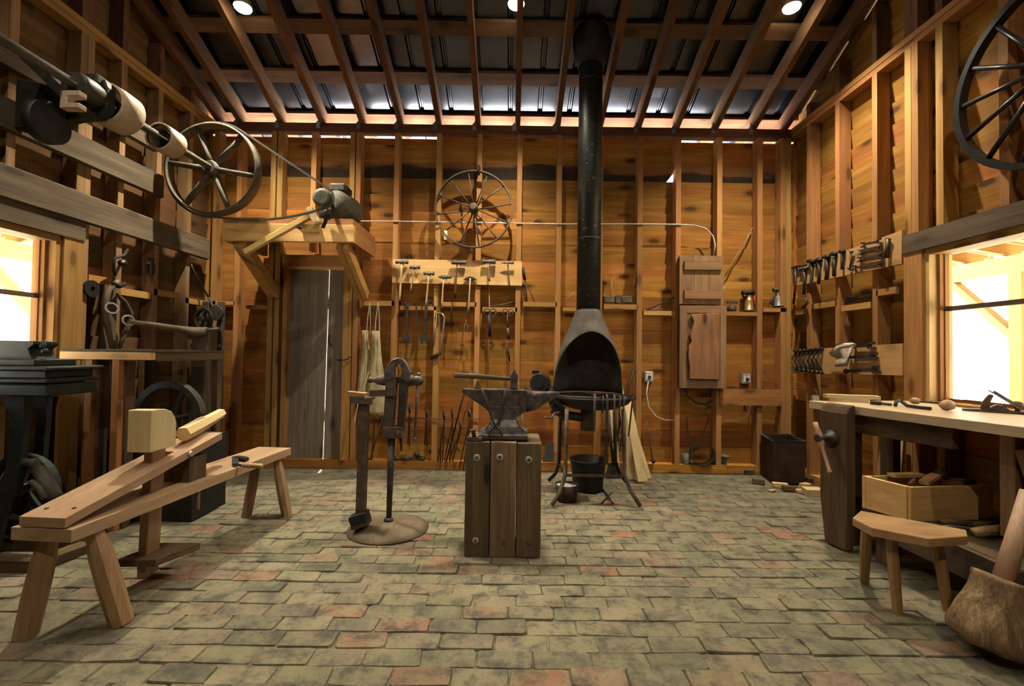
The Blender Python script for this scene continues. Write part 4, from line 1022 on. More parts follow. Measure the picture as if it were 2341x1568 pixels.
L(t, lambda b: b._add(*(lambda q: (q.v, q.f, True))(loft(hs, True))), 'horn', M['anvil'])
L(t, lambda b: b.box((-.10, -.0545, AH - .003), (-.04, .02, AH + .0015)), 'worn_face', M['bright'])
TA = AZ + AH
o = MB().lathe([(.024, 0), (.024, .006), (.016, .02), (.010, .035), (.002, .055)], (at(1092, 889, YA).x, YA, TA + .001), (0, 0, 1), 10).build('hardy_cone', M['rust']); tag(o, 'small pointed iron hardy tool standing on the heel of the anvil', 'hardy')
# hammer standing on its head on the anvil
hx = at(1175, 880, YA).x
t = thing('hammer', 'long handled hammer standing on its head on top of the anvil', 'hammer', (hx, YA, TA + .002))
z0 = TA + .002
loft([[V((hx + sx * w, YA + sy * w2, z0 + z)) for sx, sy in ((-1, -1), (1, -1), (1, 1), (-1, 1))] for z, w, w2 in ((0, .023, .022), (.012, .025, .024), (.04, .022, .022), (.06, .026, .024), (.085, .026, .022), (.115, .008, .02), (.122, .004, .02))]).build('head', M['hamsteel'], t, bevel=.003)
he = at(1038, 857, YA)
MB().tube([V((hx + .02, YA, z0 + .062)), V((hx - .06, YA, z0 + .064)), V((hx - .2, YA, z0 + .073)), he], [.011, .012, .016, .017], 8, flat=.8, up=(0, 0, 1)).build('handle', M['grey_x'], t)
# small things on the block
t = thing('tongs', 'iron tongs leaning in a V against the front of the anvil', 'tongs', at(1131, 1005, YS + .03))
yt = YS + .025
MB().tube([at(1101, 886, yt - .02), at(1112, 920, yt - .02), at(1126, 960, yt), at(1133, 975, yt), at(1146, 985, yt), at(1149, 1000, yt - .01)], [.0065, .0065, .007, .009, .008, .006], 6).build('rein', M['iron'], t)
MB().tube([at(1157, 887, yt - .03), at(1149, 925, yt - .02), at(1139, 965, yt), at(1130, 977, yt + .004), at(1117, 988, yt), at(1122, 1003, yt - .01)], [.0065, .0065, .007, .009, .008, .006], 6).build('rein', M['iron'], t)
t = thing('iron_scrap', 'stubby rusty iron bolt and plate lying on the front corner of the anvil block', 'iron piece', at(1092, 1008, YS + .02))
p = at(1084, 1004, YS + .02); MB().bar((p.x - .045, p.y, TZ + .0145), (p.x + .045, p.y - .004, TZ + .0145), .030, .018).build('plate', M['rust'], t)
MB().lathe([(.012, 0), (.012, .03), (.020, .034), (.018, .046)], (p.x, p.y, TZ + .025), (-.2, .0, 1), 8).build('bolt', M['rust'], t)
o = MB().ring((at(1205, 893, YA).x, YA - .02, TA + .001), (0, 0, 1), .022, .008, .008, 14, a0=0, a1=4.4).build('iron_hook', M['rust']); tag(o, 'small rusty hook lying on the anvil face near the horn', 'hook')

# ================================================================== forge
YG = 3.93
gx = at(1343, 900, YG).x
t = thing('forge', 'black coal forge with arched hood, stove pipe and four bent pipe legs', 'forge', (gx, YG, 0))
HZ = .825
MB().lathe([(.02, -.085), (.20, -.08), (.29, -.045), (.335, .0), (.342, .004), (.342, -.006), (.30, -.058), (.20, -.10), (.02, -.105)], (gx + .035, YG - .03, HZ), (0, 0, 1), 40, caps=False).build('hearth_pan', M['black'], t)
b = MB().grid(20, 14, lambda u, v: (gx + .035 + (.30 * v) * math.cos(2 * PI * u), YG - .03 + .30 * v * math.sin(2 * PI * u), HZ - .035 + .03 * v * v + .022 * mnoise.noise((u * 0 + 9 * v * math.cos(2 * PI * u), 9 * v * math.sin(2 * PI * u), 1))), closed_u=True); b.build('coal_bed', M['coal'], t)
b = MB().tube([V((gx + .035 - .33, YG - .08, HZ + .008)), V((gx - .2, YG - .27, HZ + .012)), V((gx + .05, YG - .33, HZ + .010))], .007, 6); b.build('rim_strip', M['rust'], t)
prof = [(.84, .296), (.95, .290), (1.05, .278), (1.15, .258), (1.25, .230), (1.35, .190), (1.45, .145), (1.56, .108)]
def R_(z):
    for (za, ra), (zb2, rb) in zip(prof, prof[1:]):
        if z <= zb2: return ra + (rb - ra) * (z - za) / (zb2 - za)
    return prof[-1][1]
def hoodpt(u, v):
    th = 2 * PI * u; d = abs((th + PI) % (2 * PI) - PI); T0 = math.radians(88)   # th = 0 faces the room
    zb = .84 + (.53 * math.sqrt(max(0, 1 - (d / T0) ** 2)) if d < T0 else 0)
    z = zb + (1.56 - zb) * v; r = R_(z)
    return (gx + r * math.sin(th), YG + .0 - r * math.cos(th), z)
hood = MB().grid(96, 14, hoodpt, closed_u=True); hood.build('hood', M['hood'], t, solid=.004)
rim = []
for k in range(61):
    th = math.radians(-88 + 176 * k / 60); q = hoodpt(th / (2 * PI), 0); rim.append(V(q))
MB().tube(rim, .006, 6).build('hood_edge', M['hood'], t)
zr = roof_z(YG) + .05
sp_ = MB().lathe([(.102, 0), (.102, zr + .5 - 1.54)], (gx, YG, 1.54), (0, 0, 1), 36).build('stove_pipe', M['pipe'], t)
for z, w_, r_ in ((1.54, .025, .110), (2.165, .014, .1045), (3.55, .014, .1045)): MB().lathe([(.1025, 0), (r_, .003), (r_, w_ - .003), (.1025, w_)], (gx, YG, z), (0, 0, 1), 36, caps=False).build('pipe_band', M['pipe'], sp_)
MB().lathe([(.106, 0), (.14, .05), (.16, .16), (.16, .30)], (gx, YG, zr - .14), (0, 0, 1), 28, caps=False).build('roof_collar', M['black'], t)
for pts in ([(1296, 935), (1294, 1010), (1292, 1085), (1280, 1125), (1262, 1157)], [(1425, 935), (1427, 1010), (1427, 1085), (1442, 1122), (1464, 1157)]):
    P = [at(px, py, 3.62 - (.10 if i == 4 else .04 if i == 3 else 0)) for i, (px, py) in enumerate(pts)]; P[-1].z = .02
    MB().tube(P, .0165, 10).build('leg', M['rust'], t)
for pts in ([(1282, 935), (1279, 1000), (1278, 1058), (1270, 1082), (1255, 1101)], [(1405, 935), (1406, 1000), (1407, 1055), (1416, 1080), (1430, 1098)]):
    P = [at(px, py, 4.12 + (.08 if i == 4 else .03 if i == 3 else 0)) for i, (px, py) in enumerate(pts)]; P[-1].z = .02
    MB().tube(P, .0165, 10).build('leg', M['black'], t)
MB().bar(at(1293, 1086, 3.62), at(1427, 1088, 3.62), .006, .022, (0, 0, 1)).build('cross_bar', M['rust'], t)
MB().tube([at(1292, 1088, 3.62), at(1279, 1062, 4.12)], .010, 6).build('cross_bar', M['black'], t)
p = at(1342, 945, YG); b = MB().cyl((p.x, YG, HZ - .10), (p.x, YG, at(1342, 983, YG).z), .055, seg=14); b.build('ash_dump', M['rust'], t)
MB().tube([at(1262, 935, YG), at(1290, 948, YG), at(1335, 955, YG)], .038, 10).build('air_duct', M['iron'], t)
b = MB(); b.bar(at(1256, 905, 3.75), at(1290, 935, 3.75), .03, .05, (0, 1, 0)); b.bar(at(1262, 925, 3.78), at(1285, 945, 3.78), .05, .04, (0, 1, 0)); b.build('blower_bracket', M['black'], t)
bc = at(1233, 876, 3.86)
MB().lathe([(.02, -.015), (.035, -.015), (.035, 0), (.078, 0), (.084, .008), (.084, .10), (.078, .11), (.05, .125)], bc, (.22, 1, 0), 26, False).build('blower', M['black'], t)
MB().box(bc + V((-.06, .03, .075)), bc + V((.0, .09, .105))).build('blower_lug', M['black'], t)
MB().tube([bc + V((.06, .08, -.03)), at(1262, 905, 3.86), at(1268, 925, 3.88)], .045, 8).build('blower_spout', M['black'], t)
MB().tube([at(1245, 955, 3.7), at(1262, 955, 3.7), at(1267, 945, 3.7), at(1280, 942, 3.75)], .009, 6).build('crank_handle', M['rust'], t)

# fire tools hooked over the rim, left to right
TL = ['short flat iron bar hooked on the forge rim, leftmost of the hung fire tools', 'very short iron hook on the forge rim beside the flat bar', 'longest iron poker with a spatula foot hung on the forge rim', 'thin straight iron poker hung right of the longest poker on the forge rim',
      'iron rake hook hung in the middle of the crowded forge rim tools', 'thin iron rod hung in front of the right forge leg', 'curled iron poker at the far right end of the forge rim']
TT = [(1360, 905, 1358, 985, .010), (1379, 908, 1377, 945, .006), (1388, 905, 1386, 1056, .0085), (1405, 906, 1402, 1012, .007), (1418, 908, 1412, 1008, .006), (1427, 908, 1417, 1032, .006), (1446, 908, 1437, 998, .007)]
for i, (x0, y0, x1, y1, r) in enumerate(TT):
    yy = 3.6
    for _ in range(6):
        dx = at(x0, y0, yy).x - (gx + .035); yy = (YG - .03) - math.sqrt(max(.02, .356 ** 2 - dx * dx)) - .016
    t = thing('fire_tool', TL[i], 'fire tool', at(x0, y0, yy), group='fire tools hung on the forge rim')
    top = at(x0, y0 + 6, yy); bot = at(x1, y1, yy)
    MB().tube([top + V((0, .062, .012)), top + V((0, .045, .026)), top + V((0, .012, .028)), top + V((0, -.004, .010)), top.lerp(bot, .3), bot], [r * .8, r * .8, r, r, r, r * .8], 6).build('rod', M['rust' if i in (0, 3) else 'iron'], t)
    if i == 2: MB().bar(bot + V((0, 0, .06)), bot + V((0, 0, -.02)), .03, .008, (0, 1, 0)).build('blade', M['iron'], t)
    if i == 6: MB().ring(top + V((.0, -.012, .02)), (0, 1, 0), .028, .012, .012, 14).build('ring_end', M['iron'], t)
    if i == 4: MB().tube([bot, bot + V((.02, -.005, .012)), bot + V((.022, -.005, .05))], .005, 5).build('hook_end', M['iron'], t)
# vessels below the forge
t = thing('slack_tub', 'wide black iron tub standing on the floor under the forge', 'tub', (at(1344, 1100, 3.98).x, 3.98, 0))
MB().lathe([(.001, .003), (.115, .003), (.125, .02), (.155, .26), (.162, .265), (.162, .275), (.150, .268), (.12, .03), (.001, .02)], (at(1344, 1100, 3.98).x, 3.98, 0), (0, 0, 1), 32).build('body', M['black'], t)
t = thing('ash_bucket', 'small dark rusty bucket of pale ash under the left of the forge', 'bucket', (at(1295, 1130, 3.68).x, 3.68, 0))
p = (at(1295, 1130, 3.69).x, 3.69, 0)
MB().lathe([(.001, .002), (.078, .002), (.094, .135), (.088, .135), (.073, .012), (.001, .010)], p, (0, 0, 1), 24).build('body', M['bin'], t)
b = MB().grid(14, 5, lambda u, v: (p[0] + .085 * v * math.cos(2 * PI * u), p[1] + .085 * v * math.sin(2 * PI * u), .118 + .012 * math.sin(9 * u + 4 * v) * (1 - v * .6)), closed_u=True); b.build('ash', M['ash'], t)
t = thing('coal_shovel', 'black coal shovel standing blade down behind the forge tub', 'shovel', at(1402, 1100, 4.35))
q = lambda px, py: at(px, py, 4.36)
MB().hexa([at(1383, 1104, 4.33), at(1419, 1104, 4.33), at(1419, 1104, 4.35), at(1383, 1104, 4.35), q(1390, 1058), q(1414, 1058), at(1414, 1058, 4.38), at(1390, 1058, 4.38)]).build('blade', M['black'], t)
MB().cyl(q(1402, 1062), at(1391, 940, 4.48), .013, seg=8).build('shaft', M['black'], t)
t = thing('floor_tongs', 'small black iron tongs lying on the bricks beside the tub', 'tongs', atz(1388, 1130, 0))
for A_, B_ in (((1375, 1112), (1401, 1150)), ((1376, 1150), (1398, 1126))): MB().cyl(atz(*A_, .012), atz(*B_, .012), .008, seg=6).build('rein', M['black'], t)

# pine boards leaning beside the forge
PB = [((1411, 1096), (1398, 925), .075, 4.40, 4.53, 'innermost pale pine board leaning behind the forge legs'), ((1443, 1098), (1413, 838), .085, 4.30, 4.583, 'tallest pale pine board leaning on the wall beside the forge'),
      ((1469, 1100), (1432, 905), .088, 4.19, 4.44, 'pale pine board leaning in front of the others beside the forge'), ((1482, 1094), (1441, 945), .06, 4.33, 4.54, 'narrow knotty pine board leaning outermost on the right of the forge')]
for k, (p0, p1, w, ya, yb, lab) in enumerate(PB):
    a, c = at(*p0, ya), at(*p1, yb); a.z = max(a.z, .012)
    if k in (0,): w *= .8
    o = MB().bar(a, c, w, .02, (0, -1, 0), w1=w * (.35 if k in (1, 3) else .8)).build('leaning_board', M['pale_z']); tag(o, lab, 'board', 'pine boards beside the forge')
# ================================================================== things on the back wall
YW = YB - .003
wc = at(1083, 478, YB - .09)
t = thing('cart_wheel', 'thin iron cart wheel with twelve spokes hung high on the back wall', 'wheel', wc)
R0 = .388
MB().ring(wc + V((0, -.022, 0)), (0, 1, 0), R0, .045, .012, 56).build('rim', M['rust'], t)
MB().lathe([(.03, -.10), (.042, -.08), (.048, 0), (.042, .06), (.03, .07)], wc, (0.0, 1, 0), 16).build('hub', M['rust'], t)
for k in range(12):
    a = math.radians(9 + 30 * k); d = V((math.cos(a), 0, math.sin(a))); off = V((0, .03 * (-1) ** k, 0))
    MB().cyl(wc + d * .04 + off, wc + d * (R0 - .008), .0075, seg=6).build('spoke', M['rust'], t)
MB().tube([wc + V((.045, .09, R0 + .05)), wc + V((.045, .04, R0 + .055)), wc + V((.045, -.03, R0 + .04)), wc + V((.045, -.04, R0 - .03)), wc + V((.045, .0, R0 - .04))], .012, 6).build('hanging_hook', M['black'], t)
MB().box(wc + V((-.29, -.01, -.31)), wc + V((-.26, .01, -.22))).build('paper_tag', M['strap'], t)
# hammer board
yb_ = YB - .022
a, c, e, g_ = at(896, 646, yb_), at(1193, 653, yb_), at(1193, 597, yb_), at(898, 592, yb_)
hb = MB().hexa([a, c, c + V((0, .02, 0)), a + V((0, .02, 0)), g_, e, e + V((0, .02, 0)), g_ + V((0, .02, 0))]).build('hammer_board', M['new_x']); tag(hb, 'bright pine board holding a row of hung hammers on the back wall', 'board')
def hammer(lab, hl, hr, hy, ht, hbm, kind, hmat, hw=.019, hr_=.011, yy=yb_ - .045):
    A, B = at(hl, hy, yy), at(hr, hy, yy); t = thing('hammer', lab, 'hammer', (A + B) / 2, group='hammers on the pine board')
    T, Bm = at(*ht, yy), at(*hbm, yy); d = B - A; ln = d.length
    pr = {'ball': [(hw * .5, 0), (hw * .85, ln * .06), (hw * .9, ln * .15), (hw * .6, ln * .28), (hw, ln * .38), (hw * 1.05, ln * .6), (hw * .6, ln * .7), (hw, ln * .8), (hw, ln)],
          'cross': [(hw * .35, 0), (hw * .9, ln * .3), (hw, ln * .45), (hw, ln * .62), (hw * .8, ln * .75), (hw * .9, ln)],
          'sledge': [(hw * .8, 0), (hw, ln * .08), (hw, ln * .4), (hw * .9, ln * .5), (hw, ln * .6), (hw, ln * .92), (hw * .8, ln)],
          'set': [(hw * .95, 0), (hw, ln * .1), (hw * .8, ln * .4), (hw, ln * .6), (hw * 1.2, ln * .72), (hw * 1.2, ln)],
          'chip': [(hw * .1, 0), (hw * .5, ln * .3), (hw * .6, ln * .6), (hw * .7, ln)],
          'dome': None}[kind]
    if kind == 'dome':
        n = V((0, 1, 0)); P = [A + V((0, 0, -.012)), A.lerp(B, .2) + V((0, 0, .012)), A.lerp(B, .45) + V((0, 0, .026)), A.lerp(B, .75) + V((0, 0, .014)), B + V((0, 0, -.012))]
        MB()._add(P + [p + V((0, .035, 0)) for p in P], [(4, 3, 2, 1, 0), (5, 6, 7, 8, 9)] + [(i, (i + 1) % 5, 5 + (i + 1) % 5, 5 + i) for i in range(5)]).build('head', M['black'], t, bevel=.004)
    else: MB().lathe([(r0 * 1.12, t0) for r0, t0 in pr], A, d, 10).build('head', M['hamsteel'], t)
    MB().tube([T, T.lerp(Bm, .35), T.lerp(Bm, .8), Bm], [hr_ * .8, hr_ * .8, hr_ * 1.15, hr_ * 1.05], 8, flat=.75).build('handle', M[hmat], t)
    m_ = (A + B) / 2; MB().cyl(m_ + V((.012, .0, -.02)), m_ + V((.012, .046, -.02)), .004, seg=6).build('nail_peg', M['iron'], t)
hammer('ball peen hammer with the long pale yellow handle at the left end of the board', 904, 933, 599, (919, 601), (913, 687), 'ball', 'pale_z', .019, .015)
hammer('short handled hammer hung second from the left end of the pine board', 936, 960, 611, (947, 612), (938, 669), 'ball', 'handle', .018, .010)
hammer('ball peen hammer with tan handle hung low between short and cross peen hammers', 968, 993, 625, (980, 627), (974, 702), 'ball', 'handle', .019, .012)
hammer('rust red cross peen hammer hung lowest left of the board middle', 1002, 1032, 633, (1014, 634), (1010, 704), 'cross', 'handle', .019, .012)
hammer('hammer with a dark brown handle hung at the top middle of the board', 1032, 1066, 600, (1045, 601), (1040, 681), 'sledge', 'dark_z', .018, .011)
hammer('dome headed black hammer with long tan handle hung below the board edge', 1059, 1091, 637, (1075, 636), (1071, 716), 'dome', 'handle', .018, .013)
hammer('thick headed short handled hammer hung near the right end of the board', 1102, 1133, 598, (1116, 600), (1119, 643), 'set', 'handle', .019, .011)
hammer('pointed chipping hammer with slim dark handle at the right end of the board', 1144, 1175, 601, (1160, 602), (1166, 662), 'chip', 'dark_z', .016, .008)

def rods(name, label, cat, parts, group=None, y=YB - .03, mat='iron'):
    """a thing made of swept strips: parts = (part name, [(px, py), ...], radius, material)"""
    P0 = at(*parts[0][1][0][:2], y); t = thing(name, label, cat, P0, group=group)
    for nm, pts, r, m_ in parts:
        P = [at(p[0], p[1], y + (p[2] if len(p) > 2 else 0)) for p in pts]
        MB().tube(P, r, 6).build(nm, M[m_ or mat], t)
    return t
def oval(cx, cy, rx_, ry, n=12, dz=0): return [(cx + rx_ * math.cos(2 * PI * k / n), cy + ry * math.sin(2 * PI * k / n), dz) for k in range(n + 1)]
def wrench(label, x0, y0, x1, y1, jaw, r=.012, group='wrenches hung on the back wall', y=YB - .015):
    A, B = at(x0, y0, y), at(x1, y1, y); t = thing('wrench', label, 'wrench', A, group=group)
    MB().bar(A, A.lerp(B, .80), r * 1.6, r * .9, (0, 1, 0)).build('shank', M['iron'], t)
    d = (B - A).normalized(); n = V((d.z, 0, -d.x)); c = A.lerp(B, .86)
    J = [(-.5, -1), (.35, -1), (1.0, -.75), (1.25, -.35), (.6, -.32), (.45, 0), (.6, .32), (1.25, .35), (1.0, .75), (.35, 1), (-.5, 1), (-.9, .3), (-.9, -.3)]
    s = jaw; MB().prism([(p[0] * s, p[1] * s) for p in J], c + V((0, -.008, 0)), d, n, .014 if d.cross(n).y > 0 else -.014).build('jaw', M['iron'], t)
    MB().lathe([(.004, 0), (r * 1.25, 0), (r * 1.25, .012), (.004, .012)], A + V((0, -.007, 0)), (0, 1, 0), 12).build('eye', M['iron'], t)
wrench('big open ended wrench hanging jaw down, left of the apron side stud', 931, 700, 929, 788, .040, .015)
wrench('slim short wrench hanging between the two big open ended wrenches', 952, 702, 952, 752, .014, .008)
wrench('big round jawed wrench hanging just left of the bent pipe tool', 974, 703, 970, 785, .046, .014)
rods('steel_strip', 'pale steel strip hanging on the stud beside the bent pipe', 'strip', [('strip', [(998, 721), (995, 755), (992, 791)], .006, 'bright')], y=YB - .012)
rods('bent_pipe', 'bent steel pipe with a black grip hung over the stud below the hammers', 'pipe tool', [('pipe', [(996, 714), (1003, 716), (1011, 717), (1016, 725), (1014, 752), (1011, 780), (1008, 806)], .008, 'bright'), ('grip', [(1008, 807), (996, 813), (984, 819)], .018, 'black')], y=YB - .02)
rods('file', 'thin dark file hanging below the middle of the pine board', 'file', [('blade', [(1032, 693), (1032, 706), (1032, 751)], .007, 'iron')])
rods('iron_triangle', 'iron triangle on a thin wire hanging below the dome headed hammer', 'triangle', [('wire', [(1067, 706), (1066, 728)], .003, 'rust'), ('frame', [(1066, 728), (1058, 767), (1073, 769), (1066, 728)], .004, 'rust')])
t = rods('tin_shears', 'large ring handled iron shears hanging on the left of the pair', 'shears', [('handle', oval(1113, 714, 7, 9), .006, 'iron'), ('handle', oval(1127, 714, 7, 9), .006, 'iron'), ('blade', [(1118, 720), (1120, 745), (1119, 770)], .018, 'black')], group='ring handled shears', y=YB - .02)
t = rods('tin_shears', 'smaller ring handled iron shears hanging right of the large pair', 'shears', [('handle', oval(1155, 714, 6, 8), .005, 'iron'), ('handle', oval(1168, 714, 6, 8), .005, 'iron'), ('shank', [(1160, 720), (1161, 750)], .008, 'iron'), ('blade', [(1161, 750), (1164, 776)], .016, 'iron')], group='ring handled shears', y=YB - .02)
rods('cane_rod', 'long thin tan cane hanging behind the large shears', 'cane', [('rod', [(1118, 655), (1119, 705), (1118, 770), (1117, 850)], .007, 'handle')], y=YB + .03)
rods('wire_brush', 'slim black wire brush hanging low right of the shears', 'brush', [('stick', [(1158, 787), (1162, 805), (1165, 826)], .010, 'black')])
rods('soldering_tool', 'black handled iron leaning on the ledge right of the hammer board', 'soldering iron', [('grip', [(1195, 612), (1200, 640)], .017, 'black'), ('shaft', [(1200, 640), (1203, 665), (1205, 688)], .007, 'iron'), ('stay', [(1202, 646), (1212, 668), (1222, 690)], .005, 'iron')], y=YB + .015)
o = MB().ring(at(984, 692, YB + .03), (0, 1, 0), .035, .04, .018, 16).build('pipe_clamp', M['iron']); tag(o, 'round dark pipe clamp on the ledge under the tan handled hammer', 'clamp')
b = MB().tube([at(1105, 700, YB + .05), at(1140, 698, YB + .05), at(1178, 688, YB + .05)], .004, 5); o = b.build('thin_wire', M['tin']); tag(o, 'thin grey wire lying on the ledge behind the shears', 'wire')
b = MB().box(at(922, 701, YB + .05), at(944, 692, YB + .08)); o = b.build('iron_scrap', M['iron'], bevel=.008); tag(o, 'flat dark iron scrap on the ledge under the first hammers', 'iron scrap')

# aprons
def apron(lab, st, body, y, strap_pts):
    t = thing('leather_apron', lab, 'apron', at(*st[0], y), group='leather aprons')
    n = len(body); rows = [[at(x0 + (x1 - x0) * i / 8, yy, y - .025 * math.sin(3.1 * i / 8) - .012 * math.sin(i * 2.1 + k)) for i in range(9)] for k, (x0, x1, yy) in enumerate(body)]
    b = MB(); vs = [p for r in rows for p in r]; fs = [(k * 9 + i, k * 9 + i + 1, k * 9 + i + 10, k * 9 + i + 9) for k in range(n - 1) for i in range(8)]
    b._add(vs, fs, True).build('bib_and_skirt', M['leather'], t, solid=.004)
    for s in strap_pts: MB().tube([at(px, py, y - .015) for px, py in s], .006, 4, False, flat=.4).build('strap', M['strap'], t)
apron('narrow tan leather apron hanging nearest the plank door', [(845, 692)], [(827, 843, 755), (829, 843, 775), (829, 845, 800), (825, 845, 830), (819, 845, 860), (815, 846, 895), (813, 847, 925)], YB - .02, [[(845, 692), (841, 725), (838, 757)], [(846, 692), (847, 735), (846, 765)]])
apron('wide tan leather apron with split bib hanging in front of the narrow one', [(864, 692)], [(850, 868, 756), (851, 869, 775), (850, 871, 800), (847, 874, 830), (842, 879, 858), (841, 881, 890), (841, 881, 925), (842, 880, 940), (848, 876, 950)], YB - .07, [[(864, 692), (860, 725), (857, 757)], [(865, 692), (867, 725), (868, 757)]])
o = MB().tube([at(843, 850, YB - .09), at(836, 875, YB - .10), at(822, 905, YB - .11), at(814, 945, YB - .10), at(811, 965, YB - .10)], .009, 4, False, flat=.4).build('apron_tie', M['strap']); tag(o, 'pale cotton apron tie trailing below the tan aprons', 'strap')

# tools standing and hanging low on the wall
rods('tool_rail', 'thin iron rail rod across the studs behind the vise and anvil', 'rail', [('rod', [(885, 955), (1000, 957), (1100, 958), (1190, 960)], .005, 'rust')], y=YB - .012)
def tongs(label, x0, y0, x1, y1, dy=0, spread=5, group='tongs against the back wall'):
    y = YB - .02 - dy
    rods('tongs', label, 'tongs', [('rein', [(x0 - 2, y0), (x0 + 1, y0 + (y1 - y0) * .25), (x1 + spread, y1)], .006, 'iron'), ('rein', [(x0 + 3, y0 + 2), (x0, y0 + (y1 - y0) * .25), (x1 - spread, y1 - 4)], .006, 'iron'),
         ('jaw', [(x0 - 2, y0 - 2), (x0 + 1, y0 + 18)], .011, 'black')], group=group, y=y)
tongs('thin iron tongs hanging on the rail just left of the vise handle', 936, 926, 934, 1020, .015, 2)
tongs('iron tongs with open reins hanging on the rail right of the vise handle', 975, 936, 973, 1021, .015, 3)
tongs('dark tongs standing right beside the stud left of the anvil block', 1015, 940, 1006, 1056, .03)
tongs('wide jawed rusty tongs standing in the cluster left of the anvil block', 1034, 936, 1022, 1056, .06, 6)
tongs('long dark tongs leaning left in the cluster nearest the anvil block', 1072, 934, 1054, 1076, .12, 5)
tongs('short tongs standing behind the cluster left of the anvil block', 1052, 965, 1030, 1056, .09, 4)
rods('iron_bar', 'long thin iron bar leaning right behind the anvil heel', 'bar', [('rod', [(1080, 842, .02), (1055, 920, .015), (1020, 1056, .01)], .008, 'black')], y=YB - .03)
rods('iron_bar', 'short slanting iron bar crossing behind the leaning tongs', 'bar', [('rod', [(1012, 996, .03), (1050, 1030, .03)], .010, 'rust')], y=YB + .02)
rods('steel_rod', 'pale steel rod standing upright at the left of the tongs cluster', 'rod', [('rod', [(1014, 952, .06), (1009, 975, .04)], .006, 'bright'), ('shaft', [(1009, 975, .04), (1007, 1056, .03)], .006, 'iron')], y=YB - .03)
rods('slack_rods', 'two thin iron rods leaning behind the left post of the vise', 'rods', [('rod', [(858, 930), (850, 1052)], .006, 'iron'), ('rod', [(878, 945), (846, 1052)], .006, 'iron')], y=YB + .02)
t = rods('iron_shears', 'long iron bars leaning behind the right end of the anvil foot', 'bars', [('bar', [(1192, 935, .02), (1206, 1056, -.01)], .012, 'iron'), ('bar', [(1180, 945, .02), (1192, 1056, -.01)], .012, 'iron')], y=YB - .02)
HL = ['pale dusty iron lump', 'dark round iron lump', 'rusty hammer head', 'flat topped iron swage', 'small iron collar', 'blunt iron wedge', 'square iron block', 'dusty iron knob']
for i, (px, py, r) in enumerate([(908, 1050, .028), (918, 1046, .03), (928, 1043, .036), (940, 1049, .032), (953, 1040, .034), (956, 1053, .030), (966, 1048, .03), (899, 1053, .022)]):
    p = at(px, py, YB + .015 + .03 * (i % 2)); p.z = .083 + r * .8 + (.04 if i == 4 else 0)
    b = MB().ball(p, r, 8, 5, (1.1, .8, .85)); b.jitter(.008, 30, i); o = b.build('iron_lump', M['rust' if i % 2 else 'wheelgrey'])
    tag(o, HL[i] + ' on the sill behind the vise, ' + ['third from left', 'second from left', 'largest of the heap', 'in the heap middle', 'resting on top', 'in front of the topmost', 'at the right end', 'at the left end'][i], 'iron lump', 'iron lumps on the sill')
o = MB().hexa([at(1240, 1056, 4.5), at(1266, 1056, 4.5), at(1266, 1056, 4.53), at(1240, 1056, 4.53), at(1250, 1012, 4.56), at(1266, 1012, 4.56), at(1266, 1012, 4.575), at(1250, 1012, 4.575)]).build('iron_plate', M['black']); tag(o, 'dark iron plate leaning on the wall between anvil block and forge', 'plate')
rods('poker_rod', 'thin iron rod leaning beside the wall stud right of the pine boards', 'rod', [('rod', [(1478, 962, .02), (1484, 1000), (1492, 1052)], .007, 'rust'), ('foot', [(1491, 1050), (1495, 1058)], .02, 'black')], y=YB - .03)
rods('dark_staff', 'dark staff leaning on the wall behind the tall pine board', 'staff', [('rod', [(1450, 840, .03), (1432, 905), (1410, 1000)], .013, 'black')], y=YB - .02)

# on the ledges right of the stove pipe
def ledge_tool(lab, x0, y0, x1, y1, hx_, hy, cat='hammer'):
    t = thing('old_hammer', lab, cat, at(x1, y1, YB + .05)); y = YB + .045
    MB().tube([at(x0, y0, y), at((x0 + x1) / 2 + 1, (y0 + y1) / 2, y), at(x1, y1, y)], [.016, .015, .016], 7, flat=.7).build('handle', M['stud_z'], t)
    MB().box(at(hx_ - 11, hy + 6, y - .02), at(hx_ + 11, hy - 8, y + .03)).build('head', M['rust'], t, bevel=.008)
ledge_tool('hammer standing handle up on the ledge right beside the stove pipe', 1398, 628, 1394, 690, 1392, 686)
ledge_tool('hammer standing handle up on the ledge left of the third stud past the pipe', 1453, 628, 1440, 690, 1432, 686)
b = MB().box(at(1407, 694, YB + .03), at(1418, 676, YB + .08)); o = b.build('iron_swage', M['rust'], bevel=.01); tag(o, 'rusty iron swage block between the two upright hammers on the ledge', 'iron block')
rods('flat_bars', 'dark pincers lying slantwise on the ledge left of the wooden breaker doors', 'pincers', [('bar', [(1478, 708), (1510, 695), (1540, 680)], .008, 'black'), ('bar', [(1480, 708), (1515, 707)], .008, 'rust')], y=YB + .04)
rods('slim_stick', 'slim stick leaning on the ledge left of the stove pipe', 'stick', [('stick', [(1290, 688), (1312, 668)], .007, 'handle')], y=YB + .04)

